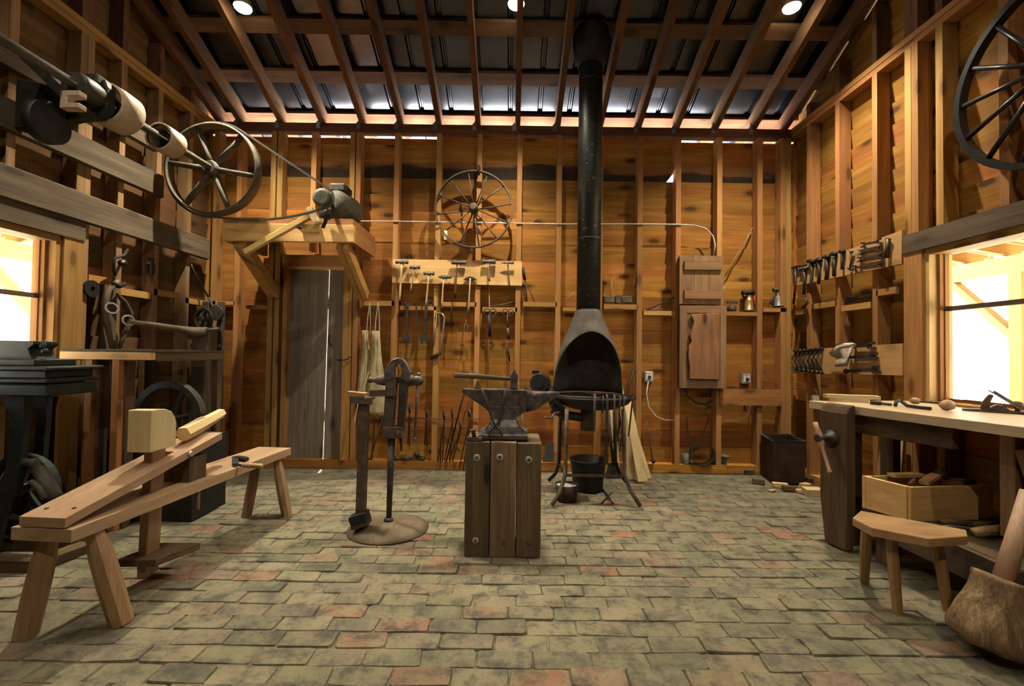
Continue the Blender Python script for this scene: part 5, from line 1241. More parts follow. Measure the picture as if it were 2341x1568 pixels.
# breaker cabinets
def cab(nm, lab, x0, y0, x1, y1, yf):
    a, c = at(x0, y1, yf), at(x1, y0, yf); t = thing(nm, lab, 'cabinet', ((a.x + c.x) / 2, yf, a.z)); return t, a, c
t, a, c = cab('upper_cabinet', 'upper wooden breaker cabinet door with two battens on the back wall', 1553, 585, 1655, 695, YB - .08)
MB().box((a.x + .01, a.y + .026, a.z + .01), (c.x - .01, YB - .004, c.z - .01)).build('box', M['dark_x'], t)
w = (c.x - a.x) / 3
for k in range(3): MB().box((a.x + k * w + .0012, a.y, a.z), (a.x + (k + 1) * w - .0012, a.y + .025, c.z)).build('board', M['wal_z'], t)
for y0, y1 in ((598, 617), (665, 683)):
    p, q = at(1563, y1, a.y), at(1648, y0, a.y); MB().box((p.x, a.y - .022, p.z), (q.x, a.y - .0005, q.z)).build('batten', M['wal_x'], t, bevel=.002)
MB().box((c.x + .001, a.y + .005, c.z - .33), (c.x + .012, a.y + .02, c.z - .30)).build('hinge', M['zinc'], t)
t, a, c = cab('lower_cabinet', 'lower wooden breaker cabinet door with a live edge slab panel', 1553, 699, 1661, 887, YB - .08)
MB().box((a.x + .01, a.y + .026, a.z + .01), (c.x - .01, YB - .004, c.z - .01)).build('box', M['dark_x'], t)
MB().box((a.x + .05, a.y + .008, a.z + .05), (c.x - .05, a.y + .025, c.z - .05)).build('door_panel', M['wal_z'], t)
for lo, hi, mt in (((a.x, a.z), (a.x + .07, c.z), 'wal_z'), ((c.x - .06, a.z), (c.x, c.z), 'wal_z'), ((a.x + .0705, c.z - .075), (c.x - .0605, c.z), 'wal_x'), ((a.x + .0705, a.z), (c.x - .0605, a.z + .085), 'wal_x')):
    MB().box((lo[0], a.y, lo[1]), (hi[0], a.y + .025, hi[1])).build('rail', M[mt], t, bevel=.002)
edge = [(1579, 718), (1587, 735), (1583, 750), (1577, 765), (1582, 780), (1575, 792), (1574, 815), (1577, 840), (1577, 866), (1645, 868), (1645, 800), (1647, 780), (1646, 716)]
P = [at(px, py, a.y - .03) for px, py in edge]; k = len(P)
MB()._add(P + [p + V((0, .028, 0)) for p in P], [tuple(range(k)), tuple(reversed(range(k, 2 * k)))] + [(i, k + i, k + (i + 1) % k, (i + 1) % k) for i in range(k)]).build('live_edge_slab', M['slab_z'], t, bevel=.004)
# cables, outlets
o = MB().tube([at(818, 505, YB - .008), at(908, 506, YB - .010), at(1097, 509, YB - .010), at(1280, 512, YB - .010), at(1465, 512, YB - .010), at(1552, 513, YB - .010), at(1590, 515, YB - .010), at(1615, 523, YB - .010), at(1630, 540, YB - .010), at(1635, 560, YB - .010), at(1631, 583, YB - .012)], .0065, 7).build('power_cable', M['cable']); tag(o, 'white power cable run across the studs to the upper breaker cabinet', 'cable')
def outlet(lab, px, py):
    p = at(px, py, YB + .045); t = thing('outlet', lab, 'outlet', p, group='wall outlets')
    MB().box(p + V((-.045, 0, -.05)), p + V((.045, .054, .05))).build('box', M['zinc'], t, bevel=.004)
    for dx in (-.018, .018): MB().box(p + V((dx - .012, -.004, -.03)), p + V((dx + .012, .002, .03))).build('socket', M['strap'], t)
    MB().box(p + V((-.012, -.03, -.02)), p + V((.012, -.003, .01))).build('plug', M['cabledark'], t)
outlet('grey metal outlet on the wall right of the pine boards', 1484, 861); outlet('grey metal outlet above the short board right of the cabinets', 1707, 866)
def cable(lab, pts, r=.006, m_='cable', y=YB + .02):
    o = MB().tube([at(p[0], p[1], y + (p[2] if len(p) > 2 else 0)) for p in pts], r, 6).build('cable', M[m_]); tag(o, lab, 'cable')
cable('white cable looping down from the outlet beside the pine boards', [(1482, 872), (1478, 900), (1483, 930), (1500, 952), (1520, 960), (1540, 960)])
cable('thick black cable loop below the lower breaker cabinet', [(1566, 888), (1572, 905), (1590, 920), (1612, 925), (1628, 917)], .011, 'cabledark', YB - .01)
cable('thin grey cable hanging from the lower cabinet to the left', [(1618, 888), (1620, 910), (1614, 935), (1590, 950), (1565, 955)], .004, 'tin', YB + .03)
cable('white cable sagging below the short board from the right outlet', [(1712, 890), (1716, 925), (1708, 950), (1690, 963), (1658, 962)], .006, 'cable', YB + .06)
cable('dark wire curling low on the boards below the cabinets', [(1570, 952), (1572, 985), (1580, 1002), (1608, 990), (1622, 950)], .004, 'cabledark', YB + .06)
cable('thin wire trailing into the right back corner', [(1745, 845), (1760, 870), (1790, 890), (1820, 888)], .003, 'tin', YB + .05)
rods('thin_stick', 'thin stick leaning on the wall above the brass blow torch', 'stick', [('stick', [(1658, 632), (1675, 598), (1700, 560), (1720, 520)], .006, 'handle')], y=YB + .06)
p, q = at(1646, 926, YB - .022), at(1787, 890, YB - .022)
o = MB().box((p.x, YB - .024, p.z), (q.x, YB - .001, q.z)).build('short_board', M['stud_x']); tag(o, 'short pine board nailed across studs below the right outlet', 'board')
# lamps and torches on the ledge
def torch(nm, lab, cat, px, py, s, body, mt):
    p = at(px, py, YB + .05); t = thing(nm, lab, cat, p)
    MB().lathe([(r * s, z * s) for r, z in body], p, (0, 0, 1), 16).build('tank', M[mt], t); return p, t
p, t = torch('oil_burner', 'low black oil burner on the ledge right beside the upper cabinet', 'burner', 1673, 711, 1, [(.04, 0), (.045, .01), (.045, .035), (.03, .05), (.012, .055), (.012, .08)], 'iron')
MB().bar(p + V((-.05, 0, .09)), p + V((.06, 0, .085)), .02, .02).build('burner_head', M['iron'], t)
p, t = torch('blow_torch', 'brass blow torch with a red knob on the ledge by the right back stud', 'blow torch', 1712, 711, 1, [(.05, 0), (.05, .01), (.042, .015), (.04, .10), (.03, .13), (.015, .14), (.015, .165)], 'brass')
MB().cyl(p + V((-.07, 0, .185)), p + V((.05, 0, .19)), .024).build('burner_tube', M['black'], t); MB().tube([p + V((.04, 0, .05)), p + V((.065, 0, .09)), p + V((.05, 0, .17))], .010, 6).build('grip', M['red'], t)
MB().ball(p + V((-.045, -.0, .15)), .024).build('valve', M['black'], t)
p, t = torch('blow_torch', 'dark blow torch on the ledge in the right back corner', 'blow torch', 1780, 701, .95, [(.06, 0), (.06, .008), (.045, .02), (.045, .09), (.03, .115), (.016, .12), (.016, .15)], 'tin')
MB().cyl(p + V((-.055, 0, .17)), p + V((.05, 0, .18)), .022).build('burner_tube', M['iron'], t); MB().tube([p + V((-.05, 0, .02)), p + V((-.09, 0, .03)), p + V((-.05, 0, .10))], .008, 6).build('grip', M['black'], t)
# low right
p = at(1568, 1061, YB + .04)
t = tag(MB().lathe([(.04, 0), (.04, .10), (.036, .10), (.036, .01)], (p.x, YB + .045, .084), (0, 0, 1), 18, caps=False).build('tin_can', M['tin']), 'small grey tin can on the sill beside the iron hoop', 'can')
p = at(1606, 1046, YB - .03); t = tag(MB().ring((p.x, YB - .04, .083 + .118), (.12, 1, 0), .115, .075, .010, 30).build('iron_hoop', M['iron']), 'short iron hoop standing on the sill below the cabinets', 'hoop')
p = at(1633, 1056, YB); t = tag(MB().ball((p.x, YB + .045, .083 + .032), .035, 8, 5).jitter(.01, 25).build('iron_lump', M['black']), 'black iron lump on the sill right of the hoop', 'iron lump')
p = at(1660, 1056, YB); t = tag(MB().lathe([(.03, 0), (.02, .04), (.04, .07), (.05, .09)], (p.x, YB + .045, .082), (.1, 0, 1), 10).build('small_funnel', M['tin']), 'small tin funnel on the sill right of the hoop stud', 'funnel')
t = thing('rusty_bin', 'large dark rusty square metal bin in the right back corner', 'bin', (2.58, 4.36, 0))
bp = [V((2.42, 4.21, 0)), V((2.71, 4.21, 0)), V((2.77, 4.57, 0)), V((2.50, 4.57, 0))]
cc = sum(bp, V()) / 4
for i in range(4):
    a, c = bp[i], bp[(i + 1) % 4]; n = ((c - a).cross(V((0, 0, 1)))).normalized() * -.012; up = V((0, 0, .40))
    MB().hexa([a, c, c + n, a + n, a + up, c + up, c + up + n, a + up + n]).build('side_panel', M['bin'], t)
MB().hexa([p_ + V((0, 0, .01)) for p_ in bp] + [p_ + V((0, 0, .02)) for p_ in bp]).build('bottom_panel', M['bin'], t)
MB().tube([p_ + V((0, 0, .405)) for p_ in bp], .008, 6, closed=True).build('rolled_rim', M['tin'], t)
SCR = [(1713, 1083, .09, .05, .04, .2, 'dark_x', 'small brown wood block on the floor left of the rusty bin'), (1734, 1106, .10, .06, .05, -.4, 'grey_x', 'grey chipped block on the bricks in front of the rusty bin'), (1783, 1114, .12, .05, .04, -.3, 'pale_x', 'pale split kindling piece before the middle of the rusty bin'),
       (1806, 1121, .12, .05, .04, -.25, 'dark_x', 'brown bark chip before the right side of the rusty bin'), (1765, 1122, .06, .025, .012, .3, 'new_x', 'thin wood chip lying alone on the bricks before the bin'), (1842, 1118, .10, .06, .05, .5, 'new_x', 'orange pine offcut in the scrap heap by the vise'),
       (1838, 1127, .12, .05, .03, -.1, 'pale_x', 'pale pine offcut at the left front of the scrap heap by the vise'), (1858, 1132, .14, .09, .06, -.05, 'pale_x', 'largest pale pine offcut at the front of the scrap heap by the vise'), (1856, 1103, .16, .08, .05, .3, 'dark_x', 'grey brown offcut at the back of the scrap heap by the vise')]
for px, py, lx2, ly, lz2, rz, mt, lab in SCR:
    p = atz(px, py, .004); R = Euler((0, 0, rz)).to_matrix()
    b = MB().cbox(p + V((0, 0, lz2 / 2)), (lx2, ly, lz2), R); b.jitter(.006, 12, px); o = b.build('wood_scrap', M[mt], bevel=.003); tag(o, lab, 'wood scrap', 'wood scraps in the right back corner')
# ================================================================== right wall tool boards
XB = XR - .024
def rx_(px, py, x=XB): return atx(px, py, x)
def wall_board(lab, c4):
    P = [rx_(*q) for q in c4]; o = MB().hexa([P[0], P[1], P[1] + V((.023, 0, 0)), P[0] + V((.023, 0, 0)), P[3], P[2], P[2] + V((.023, 0, 0)), P[3] + V((.023, 0, 0))]).build('tool_board', M['board_y'])
    return tag(o, lab, 'board', 'tool boards on the right wall')
wall_board('upper pine tool board with wrenches and clamps on the right wall', [(1812, 655), (2061, 603), (2062, 526), (1812, 617)])
wall_board('lower pine tool board with bit braces and a rag on the right wall', [(1812, 853), (2063, 858), (2063, 785), (1812, 800)])
def zs(px, py): return 1780 + px / 3.563, 480 + py / 3.563      # reads of the enlarged crop
XT = XB - .017
def wt(nm, lab, cat, parts, group=None, x=XT):
    P0 = atx(*zs(*parts[0][1][0]), x); t = thing(nm, lab, cat, P0, group=group)
    for n_, pts, r, m_ in parts: MB().tube([atx(*zs(p[0], p[1]), x - (p[2] if len(p) > 2 else 0)) for p in pts], r, 6).build(n_, M[m_], t)
    return t
G = 'tools hung on the upper right wall board'
wt('bar_clamp', 'longest iron bar clamp at the corner end of the upper tool board', 'clamp', [('jaw', [(108, 475), (128, 466), (225, 448)], .012, 'black'), ('bar', [(138, 470), (138, 600), (122, 765)], .011, 'iron'), ('screw', [(112, 480), (118, 515), (135, 530)], .012, 'iron')], G)
wt('bar_clamp', 'long iron bar clamp second from the corner on the upper tool board', 'clamp', [('jaw', [(178, 492), (205, 480), (232, 478)], .014, 'black'), ('bar', [(207, 480), (212, 560), (205, 690)], .014, 'iron'), ('grip', [(212, 700), (235, 755), (195, 800)], .012, 'iron')], G)
wt('pipe_wrench', 'pipe wrench third from the corner on the upper tool board', 'wrench', [('head', [(238, 420), (265, 412), (285, 425)], .018, 'black'), ('handle', [(262, 420), (272, 500), (264, 590), (268, 680)], .013, 'iron')], G)
wt('pipe_wrench', 'pipe wrench with a hooked jaw fourth from the corner on the upper board', 'wrench', [('head', [(302, 415), (322, 402), (345, 410)], .018, 'black'), ('handle', [(322, 410), (332, 490), (325, 605)], .013, 'iron'), ('jaw', [(300, 430), (305, 465)], .010, 'iron')], G)
wt('pipe_wrench', 'pipe wrench fifth from the corner with a bright worn nut', 'wrench', [('head', [(366, 385), (388, 376), (412, 385)], .018, 'black'), ('handle', [(388, 385), (397, 470), (386, 570)], .014, 'iron'), ('nut', [(384, 492), (390, 496)], .012, 'bright')], G)
wt('monkey_wrench', 'monkey wrench with a bright slide on the middle of the upper tool board', 'wrench', [('head', [(425, 362), (448, 352), (468, 358)], .016, 'black'), ('handle', [(446, 362), (452, 450), (450, 540)], .013, 'iron'), ('slide', [(448, 380), (452, 392)], .014, 'bright')], G)
wt('monkey_wrench', 'short monkey wrench beside the small open ended spanner', 'wrench', [('head', [(497, 340), (515, 332), (532, 340)], .017, 'black'), ('handle', [(514, 340), (518, 410), (518, 485)], .012, 'iron')], G)
wt('spanner', 'small vertical open ended spanner on the upper tool board', 'wrench', [('shank', [(590, 345), (590, 420), (583, 480)], .008, 'iron'), ('jaw', [(580, 335), (592, 350), (605, 336)], .008, 'black'), ('jaw', [(568, 478), (583, 475), (590, 492)], .009, 'black')], G)
for i, (x0, y0, x1, y1, lab) in enumerate([(690, 282, 812, 255, 'topmost of four horizontal open ended wrenches on the upper board'), (672, 342, 818, 310, 'second from top of four horizontal open ended wrenches'),
                                        (662, 402, 826, 374, 'second from bottom of four horizontal open ended wrenches'), (622, 470, 822, 444, 'lowest and longest of four horizontal open ended wrenches')]):
    A, B = atx(*zs(x0, y0), XT), atx(*zs(x1, y1), XT); t = thing('open_wrench', lab, 'wrench', A, group='horizontal wrenches on the upper board')
    MB().bar(A, B, .018, .010, (1, 0, 0)).build('shank', M['iron'], t)
    for P, Q in ((A, B), (B, A)):
        d = (P - Q).normalized(); n = V((0, -d.z, d.y)); s = .020
        for sg in (1, -1): MB().bar(P + n * sg * s * .55 - d * .012, P + n * sg * s * .8 + d * .022, .012, .014, (1, 0, 0)).build('jaw', M['iron'], t)
wt('flat_file', 'flat dark file hung upright at the window end of the upper board', 'file', [('blade', [(888, 238), (885, 310), (880, 392)], .015, 'iron'), ('tang', [(872, 242), (890, 232), (908, 240)], .008, 'iron')], G)
wt('tin_snips', 'dark tin snips lying on the ledge between right wall studs', 'snips', [('handle', [(558, 720), (610, 712), (650, 716)], .014, 'black'), ('handle', [(558, 745), (610, 732), (650, 716)], .012, 'black'), ('blade', [(650, 716), (700, 705), (762, 685)], .012, 'rust')], None, XR + .03)
BL = ['bit brace nearest the corner on the lower tool board', 'bit brace second from the corner on the lower board', 'bit brace third from the corner on the lower board', 'bit brace in the middle of the row of seven', 'bit brace fifth from the corner on the lower board', 'bit brace sixth from the corner on the lower board', 'bit brace nearest the dirty rag on the lower board']
for i in range(7):
    x = 135 + i * 35; y = 1152 - i * 3; e = 1308 + i * 5
    wt('bit_brace', BL[i], 'brace', [('pad', [(x - 8, y - 6), (x + 10, y - 2)], .016, 'black'), ('crank', [(x, y), (x - 2, y + 25), (x - 26, y + 50), (x - 22, y + 95, .01), (x - 4, y + 125), (x + 2, e - 20)], .010, 'rust' if i % 3 == 0 else 'iron'), ('chuck', [(x + 2, e - 25), (x + 6, e)], .016, 'iron')], 'bit braces on the lower board')
A = atx(*zs(620, 1085), XT - .02)
t = thing('cotton_rag', 'dirty pale cotton rag draped over the lower tool board', 'rag', A)
pts = [[(600, 1080), (480, 1085), (410, 1165)], [(625, 1085), (500, 1115), (420, 1185)], [(630, 1100), (540, 1150), (470, 1210)], [(600, 1120), (545, 1200), (470, 1225)], [(560, 1130), (550, 1230), (455, 1260)], [(600, 1110), (555, 1270), (460, 1275)]]
b = MB(); vs = [atx(*zs(*p), XT - .02 - .035 * ((i + j) % 2) - .01 * i) for i, r in enumerate(pts) for j, p in enumerate(r)]
b._add(vs, [(i * 3 + j, i * 3 + j + 1, i * 3 + j + 4, i * 3 + j + 3) for i in range(5) for j in range(2)], True).build('folds', M['cloth'], t, solid=.006)
for x0, y0, x1, y1, r, lab in ((612, 1112, 752, 1104, .013, 'big open ended wrench hung behind the rag on the lower board'), (575, 1200, 775, 1188, .012, 'long thin wrench below the rag on the lower board'), (548, 1312, 790, 1300, .016, 'large adjustable wrench hung lowest under the lower tool board')):
    A, B = atx(*zs(x0, y0), XT), atx(*zs(x1, y1), XT); t = thing('large_wrench', lab, 'wrench', A, group='large wrenches on the lower board')
    MB().bar(A, B, r * 1.6, .012, (1, 0, 0)).build('shank', M['iron'], t); d = (B - A).normalized(); n = V((0, -d.z, d.y))
    for sg in (1, -1): MB().bar(B + n * sg * r * 1.3 - d * .03, B + n * sg * r * 1.5 + d * .035, .016, .018, (1, 0, 0)).build('jaw', M['iron'], t)
    MB().ball(A, r * 1.3, 8, 5).build('eye', M['iron'], t)
# big wooden spoked wheel high on the right wall
wc = atx(2408, 146, XR - .09); t = thing('wagon_wheel', 'big black spoked wagon wheel hung high on the right wall above the window', 'wheel', wc)
RW = .505
MB().ring(wc + V((-.02, 0, 0)), (1, 0, 0), RW, .05, .035, 64).build('rim', M['blackpaint'], t)
MB().lathe([(.03, -.09), (.055, -.07), (.075, 0), (.055, .06), (.03, .07)], wc, (1, 0, 0), 18).build('hub', M['blackpaint'], t)
for k in range(14):
    a = math.radians(4 + 360 / 14 * k); d = V((0, math.cos(a), math.sin(a))); MB().tube([wc + d * .06, wc + d * .25, wc + d * (RW - .03)], [.016, .013, .015], 8).build('spoke', M['blackpaint'], t)

# ================================================================== workbench
BZ = .885; BT = .052
A, B = V((2.035, 3.12, 0)), V((2.29, 2.05, 0)); dn = (B - A).normalized()
E = B + dn * .9
def up(p, z): return V((p.x, p.y, z))
t = thing('workbench', 'long wooden workbench, top coloured pale for window glare, under the right window', 'workbench', (2.45, 2.3, 0))
XK = XR - .026
b = MB().hexa([up(A, BZ - BT), up(E, BZ - BT), V((XK, E.y, BZ - BT)), V((XK, A.y + .1, BZ - BT)), up(A, BZ), up(E, BZ), V((XK, E.y, BZ)), V((XK, A.y + .1, BZ))]); b.build('bench_top', M['bench_y'], t, bevel=.003)
def bpt(s, w, z=0): return A + dn * s + V((-dn.y, dn.x, 0)) * w + V((0, 0, z))     # along the front edge, into the bench
def leg(s, w, lx2, ly, z0, z1, nm='leg', mat='dark_z'):
    P = [bpt(s, w), bpt(s + lx2, w), bpt(s + lx2, w + ly), bpt(s, w + ly)]; return MB().hexa([up(p, z0) for p in P] + [up(p, z1) for p in P]).build(nm, M[mat], t, bevel=.004)
leg(.13, .05, .13, .09, 0, BZ - BT - .001); leg(.05, .55, .09, .07, 0, BZ - BT - .001); leg(1.0, .50, .09, .07, 0.0, BZ - BT - .001)
leg(.25, .06, .55, .04, BZ - .17, BZ - BT - .002, 'front_rail', 'dark_y')
leg(.94, .14, .06, .07, .325, BZ - BT - .001, 'leg', 'wal_z'); leg(1.75, .05, .10, .09, 0, BZ - BT - .001)
p0, p1 = bpt(1.03, .17, BZ - .12), bpt(1.12, .22, .36); MB().bar(p0, p1, .05, .08, (1, 0, 0)).build('brace', M['wal_z'], t)
# lower shelf and its front plank
XS = 2.10
MB().box((XS, 1.9, .17), (XS + .03, 2.74, .311)).build('shelf_plank', M['grey_y'], t, bevel=.003)
for k in range(4): MB().box((XS + .031 + k * .165, 1.9, .285), (XS + .031 + k * .165 + .162, 2.74 if k else 2.72, .312)).build('shelf_board', M['dark_y'], t)
for y in (1.95, 2.6): MB().box((XS + .04, y, 0), (XS + .12, y + .08, .284)).build('shelf_foot', M['dark_z'], t)
# leg vise chop
c0 = bpt(.17, -.085)
P = [bpt(.16, -.085), bpt(.345, -.085), bpt(.345, -.015), bpt(.16, -.015)]
Pb = [bpt(.185, -.075), bpt(.33, -.075), bpt(.33, -.015), bpt(.185, -.015)]
Pm = [up(p, .30) for p in P]
b = MB(); rows_ = [[up(p, .01) for p in Pb], Pm, [up(p, .84) for p in P], [up(bpt(.16, -.06), .885), up(bpt(.345, -.06), .885), up(P[2], .892), up(P[3], .892)]]
b._add([p for q in rows_ for p in q], [(3, 2, 1, 0), (12, 13, 14, 15)] + [(4 * k + i, 4 * k + (i + 1) % 4, 4 * k + 4 + (i + 1) % 4, 4 * k + 4 + i) for k in range(3) for i in range(4)])
b.build('vise_chop', M['dark_z'], t, bevel=.006)
cn = V((dn.y, -dn.x, 0)); vc = atx(1893, 1000, c0.x - .0); vc = bpt(.245, -.086, vc.z)
sv = MB().lathe([(.05, 0), (.055, .008), (.03, .022), (.02, .05), (.024, .07), (.024, .11)], vc, cn, 18).build('vise_screw', M['iron'], t)
kc = vc + cn * .09; hd_ = (dn * .35 + V((0, 0, -1))).normalized()
MB().lathe([(.013, -.10), (.014, -.06), (.020, -.03), (.020, .03), (.013, .05), (.010, .06), (.010, .19), (.014, .20), (.012, .21)], kc, hd_, 12).build('vise_handle', M['handle'], sv)
# things on the bench
def bo(px, py, z=0): return atz(px, py, BZ + z)
def strip(lab, a, c, w, h, z, mat='pale_x'):
    o = MB().bar(bo(*a, z) + V((0, 0, h / 2 - 0)), bo(*c, z) + V((0, 0, h / 2)), w, h).build('wood_strip', M[mat]); tag(o, lab, 'wood strip', 'pale wood strips on the workbench')
P0, P1 = V((2.13, 3.10, 0)), V((2.43, 3.02, 0))
o = MB().bar(up(P0 + V((.02, .0, 0)), BZ + .0125), up(P1 + V((-.07, 0, 0)), BZ + .0125), .05, .022).build('wood_strip', M['pale_x']); tag(o, 'short pale wood strip lying under the longer one on the bench', 'wood strip', 'pale wood strips on the workbench')
o = MB().bar(up(P0, BZ + .0365), up(P1, BZ + .0355), .06, .024).build('wood_strip', M['pale_x']); tag(o, 'long pale wood strip stacked on top of the short one', 'wood strip', 'pale wood strips on the workbench')
p = V((2.085, 3.13, 0)); t2 = thing('spring_clip', 'small grey metal clip standing at the far end of the bench', 'clip', up(p, BZ)); MB().box((p.x - .02, p.y - .01, BZ + .001), (p.x + .02, p.y + .01, BZ + .035)).build('base', M['zinc'], t2)
MB().tube([up(p, BZ + .03), up(p, BZ + .06) + V((.01, 0, 0)), up(p, BZ + .08) + V((-.01, 0, 0))], .003, 5).build('spring', M['tin'], t2)
def lay(nm, lab, cat, parts):
    P0 = bo(*parts[0][1][0][:2]); t = thing(nm, lab, cat, P0)
    for n_, pts, r, m_ in parts: MB().tube([bo(q[0], q[1], q[2]) for q in pts], r, 8).build(n_, M[m_], t)
    return t
lay('chisel', 'dark chisel lying flat on the bench beside the pale strips', 'chisel', [('handle', [(1990, 920, .014), (2015, 922, .014)], .012, 'black'), ('blade', [(2015, 922, .012), (2038, 925, .009)], .008, 'iron')])
lay('holdfast', 'black iron holdfast lying on the bench in front of the hand drill', 'holdfast', [('neck', [(2047, 926, .012), (2049, 918, .03), (2057, 915, .035), (2064, 920, .025), (2074, 927, .014), (2100, 931, .012), (2128, 934, .012)], [.010, .010, .011, .011, .010, .010, .010], 'black')])
lay('hand_drill', 'hand drill with round wooden ball handle lying on the bench', 'drill', [('chuck', [(2082, 916, .03), (2088, 916, .032), (2100, 917, .032), (2104, 918, .03)], [.012, .022, .02, .01], 'handle'), ('shaft', [(2104, 918, .032), (2150, 921, .034)], .007, 'iron'), ('ball_handle', [(2150, 925, .036), (2155, 926, .036), (2165, 926, .036), (2175, 926, .036), (2180, 926, .036)], [.012, .026, .033, .026, .008], 'handle')])
# bench plane
pl0, pl1 = bo(2200, 938), bo(2352, 948)
d = (pl1 - pl0); d.z = 0; d.normalize(); Mx = frame(pl0, d, (-d.y, d.x, 0)); Ln = (pl1 - pl0).length
t = thing('bench_plane', 'old iron bench plane with wooden tote on the workbench below the window', 'plane', M=Mx)
L(t, lambda b: b.prism([(0, .003), (Ln, .003), (Ln, .010), (Ln * .86, .014), (Ln * .72, .020), (Ln * .62, .042), (Ln * .52, .045), (Ln * .42, .026), (Ln * .3, .016), (0, .011)], (0, -.026, 0), (1, 0, 0), (0, 0, 1), -.052), 'sole', M['iron'])
L(t, lambda b: b.prism([(.072, .016), (.115, .016), (.108, .04), (.118, .07), (.128, .098), (.108, .102), (.094, .08), (.078, .05)], (0, -.012, 0), (1, 0, 0), (0, 0, 1), -.024), 'tote', M['dark_z'], bevel=.004)
L(t, lambda b: b.bar((.105, 0, .125), (.235, 0, .022), .042, .006, (.6, 0, .8)), 'blade_iron', M['bright'])
L(t, lambda b: b.bar((.125, 0, .118), (.215, 0, .045), .036, .016, (.6, 0, .8)), 'lever_cap', M['tin'])
L(t, lambda b: b.lathe([(.012, 0), (.010, .012), (.022, .03), (.024, .045), (.012, .056)], (Ln * .84, 0, .013), (0, 0, 1), 14), 'front_knob', M['dark_z'])

# ================================================================== under the bench
ZS = .3125
t = thing('tool_crate', 'open pine crate full of mallets and offcuts on the bench shelf', 'crate', (2.35, 2.6, ZS))
K = [V((2.125, 2.49, 0)), V((2.66, 2.53, 0)), V((2.61, 2.83, 0)), V((2.045, 2.74, 0))]
K = [V((2.135, 2.44, 0)), V((2.64, 2.50, 0)), V((2.56, 2.73, 0)), V((2.05, 2.67, 0))]
zc = .497
cc = sum(K, V()) / 4
for i in range(4):
    a, c = K[i], K[(i + 1) % 4]; n = (c - a).cross(V((0, 0, 1))).normalized() * -.02
    if i % 2 == 0: a2, c2 = a, c
    else: a2, c2 = a + (c - a).normalized() * .0205, c - (c - a).normalized() * .0205
    MB().hexa([up(p, ZS + .001) for p in (a2, c2, c2 + n, a2 + n)] + [up(p, zc) for p in (a2, c2, c2 + n, a2 + n)]).build('side_board', M['new_x' if i % 2 == 0 else 'new_y'], t, bevel=.002)
MB().hexa([up(cc + (p - cc) * .9, ZS + .002) for p in K] + [up(cc + (p - cc) * .9, ZS + .016) for p in K]).build('bottom_board', M['dark_x'], t)
CT = [('offcut', 'flat pale pine offcut lying across the left end of the crate', 'offcut', (-.17, .03, .515), (.02, .055, .515), .05, .018, 'new_x', 0), ('offcut', 'rounded pale wood wedge lying at the front of the crate', 'offcut', (-.08, -.075, .503), (.05, -.01, .53), .045, .018, 'new_x', 0),
      ('turned_shaft', 'thick brown turned handle lying at the back of the crate', 'handle', (.0, .07, .49), (.20, .075, .50), .02, 0, 'handle', 1), ('mallet', 'large dark mallet lying on top at the right of the crate', 'mallet', (.06, -.01, .545), (.24, .03, .535), .024, 0, 'dark_x', 1),
      ('round_stick', 'reddish round stick leaning across the middle of the crate', 'stick', (-.10, -.01, .475), (-.05, .012, .50), .012, 0, 'slab_x', 1), ('round_stick', 'dark round stick at the front right edge inside the crate', 'stick', (.06, -.072, .495), (.22, -.055, .505), .016, 0, 'dark_x', 1)]
for nm, lab, cat, a, c, w, h, mt, rd in CT:
    a, c = up(cc + V(a), a[2]), up(cc + V(c), c[2])
    b = MB().tube([a, a.lerp(c, .5), c], [w * .9, w, w * .85], 9) if rd else MB().bar(a, c, w, h)
    tag(b.build(nm, M[mt]), lab, cat)
ST = [(2150, 1192, 2222, 1198, .016, 'dark_x', 'dark stick lying on the shelf just right of the crate front'), (2258, 1176, 2306, 1179, .016, 'slab_x', 'brown round handle lying behind the first stick on the shelf'), (2228, 1199, 2312, 1190, .012, 'dark_x', 'thin dark rod slanting on the bench shelf'),
      (2225, 1215, 2310, 1206, .022, 'handle', 'thick round handle near the front of the bench shelf'), (2232, 1225, 2288, 1222, .010, 'dark_x', 'dark stick lying along the shelf front plank'), (2160, 1204, 2222, 1209, .012, 'rust', 'rusty bar lying in the middle of the shelf tools')]
for i, (x0, y0, x1, y1, r, mt, lab) in enumerate(ST):
    a, c = atz(x0, y0, ZS + r + .002 + .012 * (i % 3)), atz(x1, y1, ZS + r + .002 + .012 * (i % 2)); tag(MB().tube([a, a.lerp(c, .3), c], [r * .8, r, r * .9], 8).build('shelf_stick', M[mt]), lab, 'stick', 'sticks and handles on the bench shelf')
# boards stored behind, against the right wall under the bench
for (p0, p1, w, mt, lab) in (((2000, 1062), (2030, 1000), .08, 'stud_z', 'brown board leaning on the wall below the bench left of the pale one'), ((2046, 1062), (2062, 1000), .05, 'pale_z', 'pale board leaning on the wall below the bench')):
    a, c = atx(*p0, XR - .10), atx(*p1, XR - .03); a.z = .03
    tag(MB().bar(a, c, w, .02, (1, 0, 0)).build('leaning_board', M[mt]), lab, 'board')

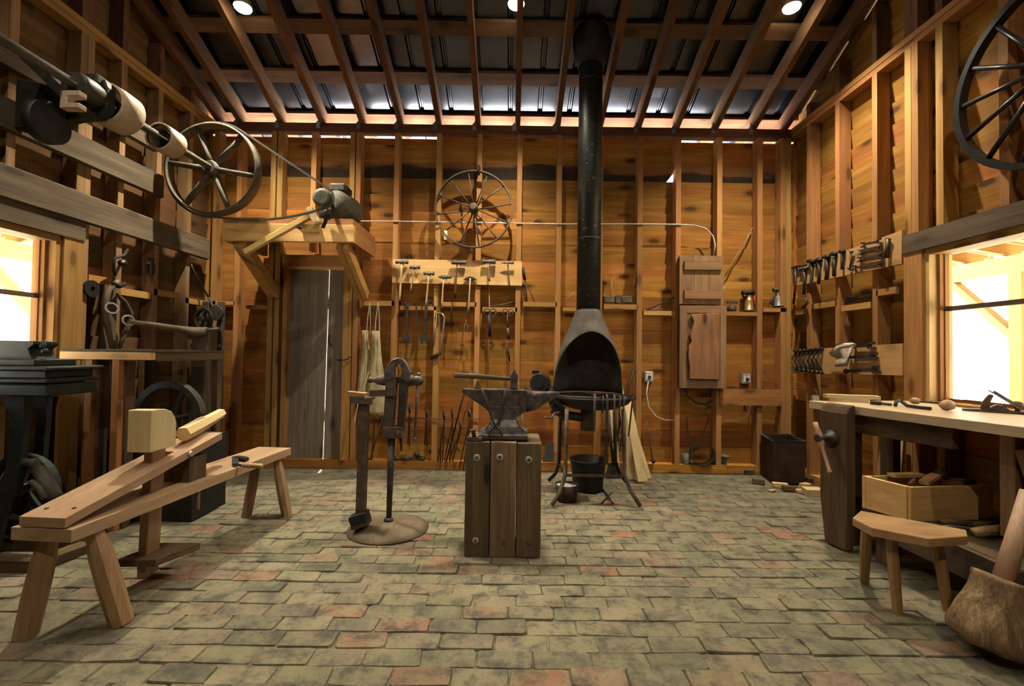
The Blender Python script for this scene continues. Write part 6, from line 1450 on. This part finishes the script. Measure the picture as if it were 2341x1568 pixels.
# ================================================================== stool and log mallet
SZ_ = .40
sp = [atz(px, py, SZ_) for px, py in ((1949, 1183), (1967, 1167), (2209, 1211), (2212, 1225), (2123, 1231), (1992, 1206))]
t = thing('stool', 'low three legged pine stool with clipped corners before the workbench', 'stool', (sum((p.x for p in sp)) / 6, sum((p.y for p in sp)) / 6, 0))
P = [up(p, 0) for p in sp]; k = 6
MB()._add([up(p, SZ_ - .04) for p in P] + [up(p, SZ_) for p in P], [tuple(reversed(range(6))), tuple(range(6, 12))] + [(i, (i + 1) % 6, 6 + (i + 1) % 6, 6 + i) for i in range(6)]).build('seat', M['stool_x'], t, bevel=.003)
for tp, ft in (((2003, 1215), (1976, 1330)), ((2062, 1232), (2052, 1402)), ((2167, 1236), (2203, 1400))):
    f_ = atz(*ft, 0.0); r = ray(*tp); s_ = (SZ_ - .041 - H_CAM) / r.z; tt = CAM + r * s_
    tt = V((tt.x + (cc.x * 0), tt.y + .06, SZ_ - .041))
    f_.x = min(f_.x, 2.06)
    MB().lathe([(.020, 0), (.022, .12), (.024, .25), (.021, (tt - f_).length)], f_, tt - f_, 8, False).build('leg', M['stool_z'], t)
b0, t0_ = at(2254, 1440, 1.84), at(2294, 1300, 1.86)
t = thing('log_mallet', 'huge log mallet with rough bark head and peeled pole handle', 'mallet', (b0.x, b0.y, 0))
ax = (t0_ - b0).normalized(); hl = (t0_ - b0).length
low = b0 - ax * (.0)
prof = [(.001, -.022), (.10, -.02), (.122, .0), (.127, .03), (.122, .07), (.114, .11), (.105, .15), (.098, .19), (.097, .23), (.100, hl - .012), (.096, hl), (.03, hl + .002)]
b = MB().lathe(prof, b0, ax, 26)
b.jitter(.010, 8, 3.0); b.jitter(.005, 30, 1.0)
zmin = min(p[2] for p in b.v); b.v = [(p[0], p[1], p[2] - min(0, zmin) + .001 if zmin < 0 else p[2] - zmin + .001) for p in b.v]; dz_ = -zmin + .001
b.build('log_head', M['mallet'], t)
he = at(2352, 1100, 1.90)
MB().tube([t0_ + V((0, 0, dz_)) - ax * .02, t0_.lerp(he, .4) + V((0, 0, dz_)), he + V((0, 0, dz_))], [.034, .031, .030], 10).jitter(.004, 20).build('pole_handle', M['peel'], t)
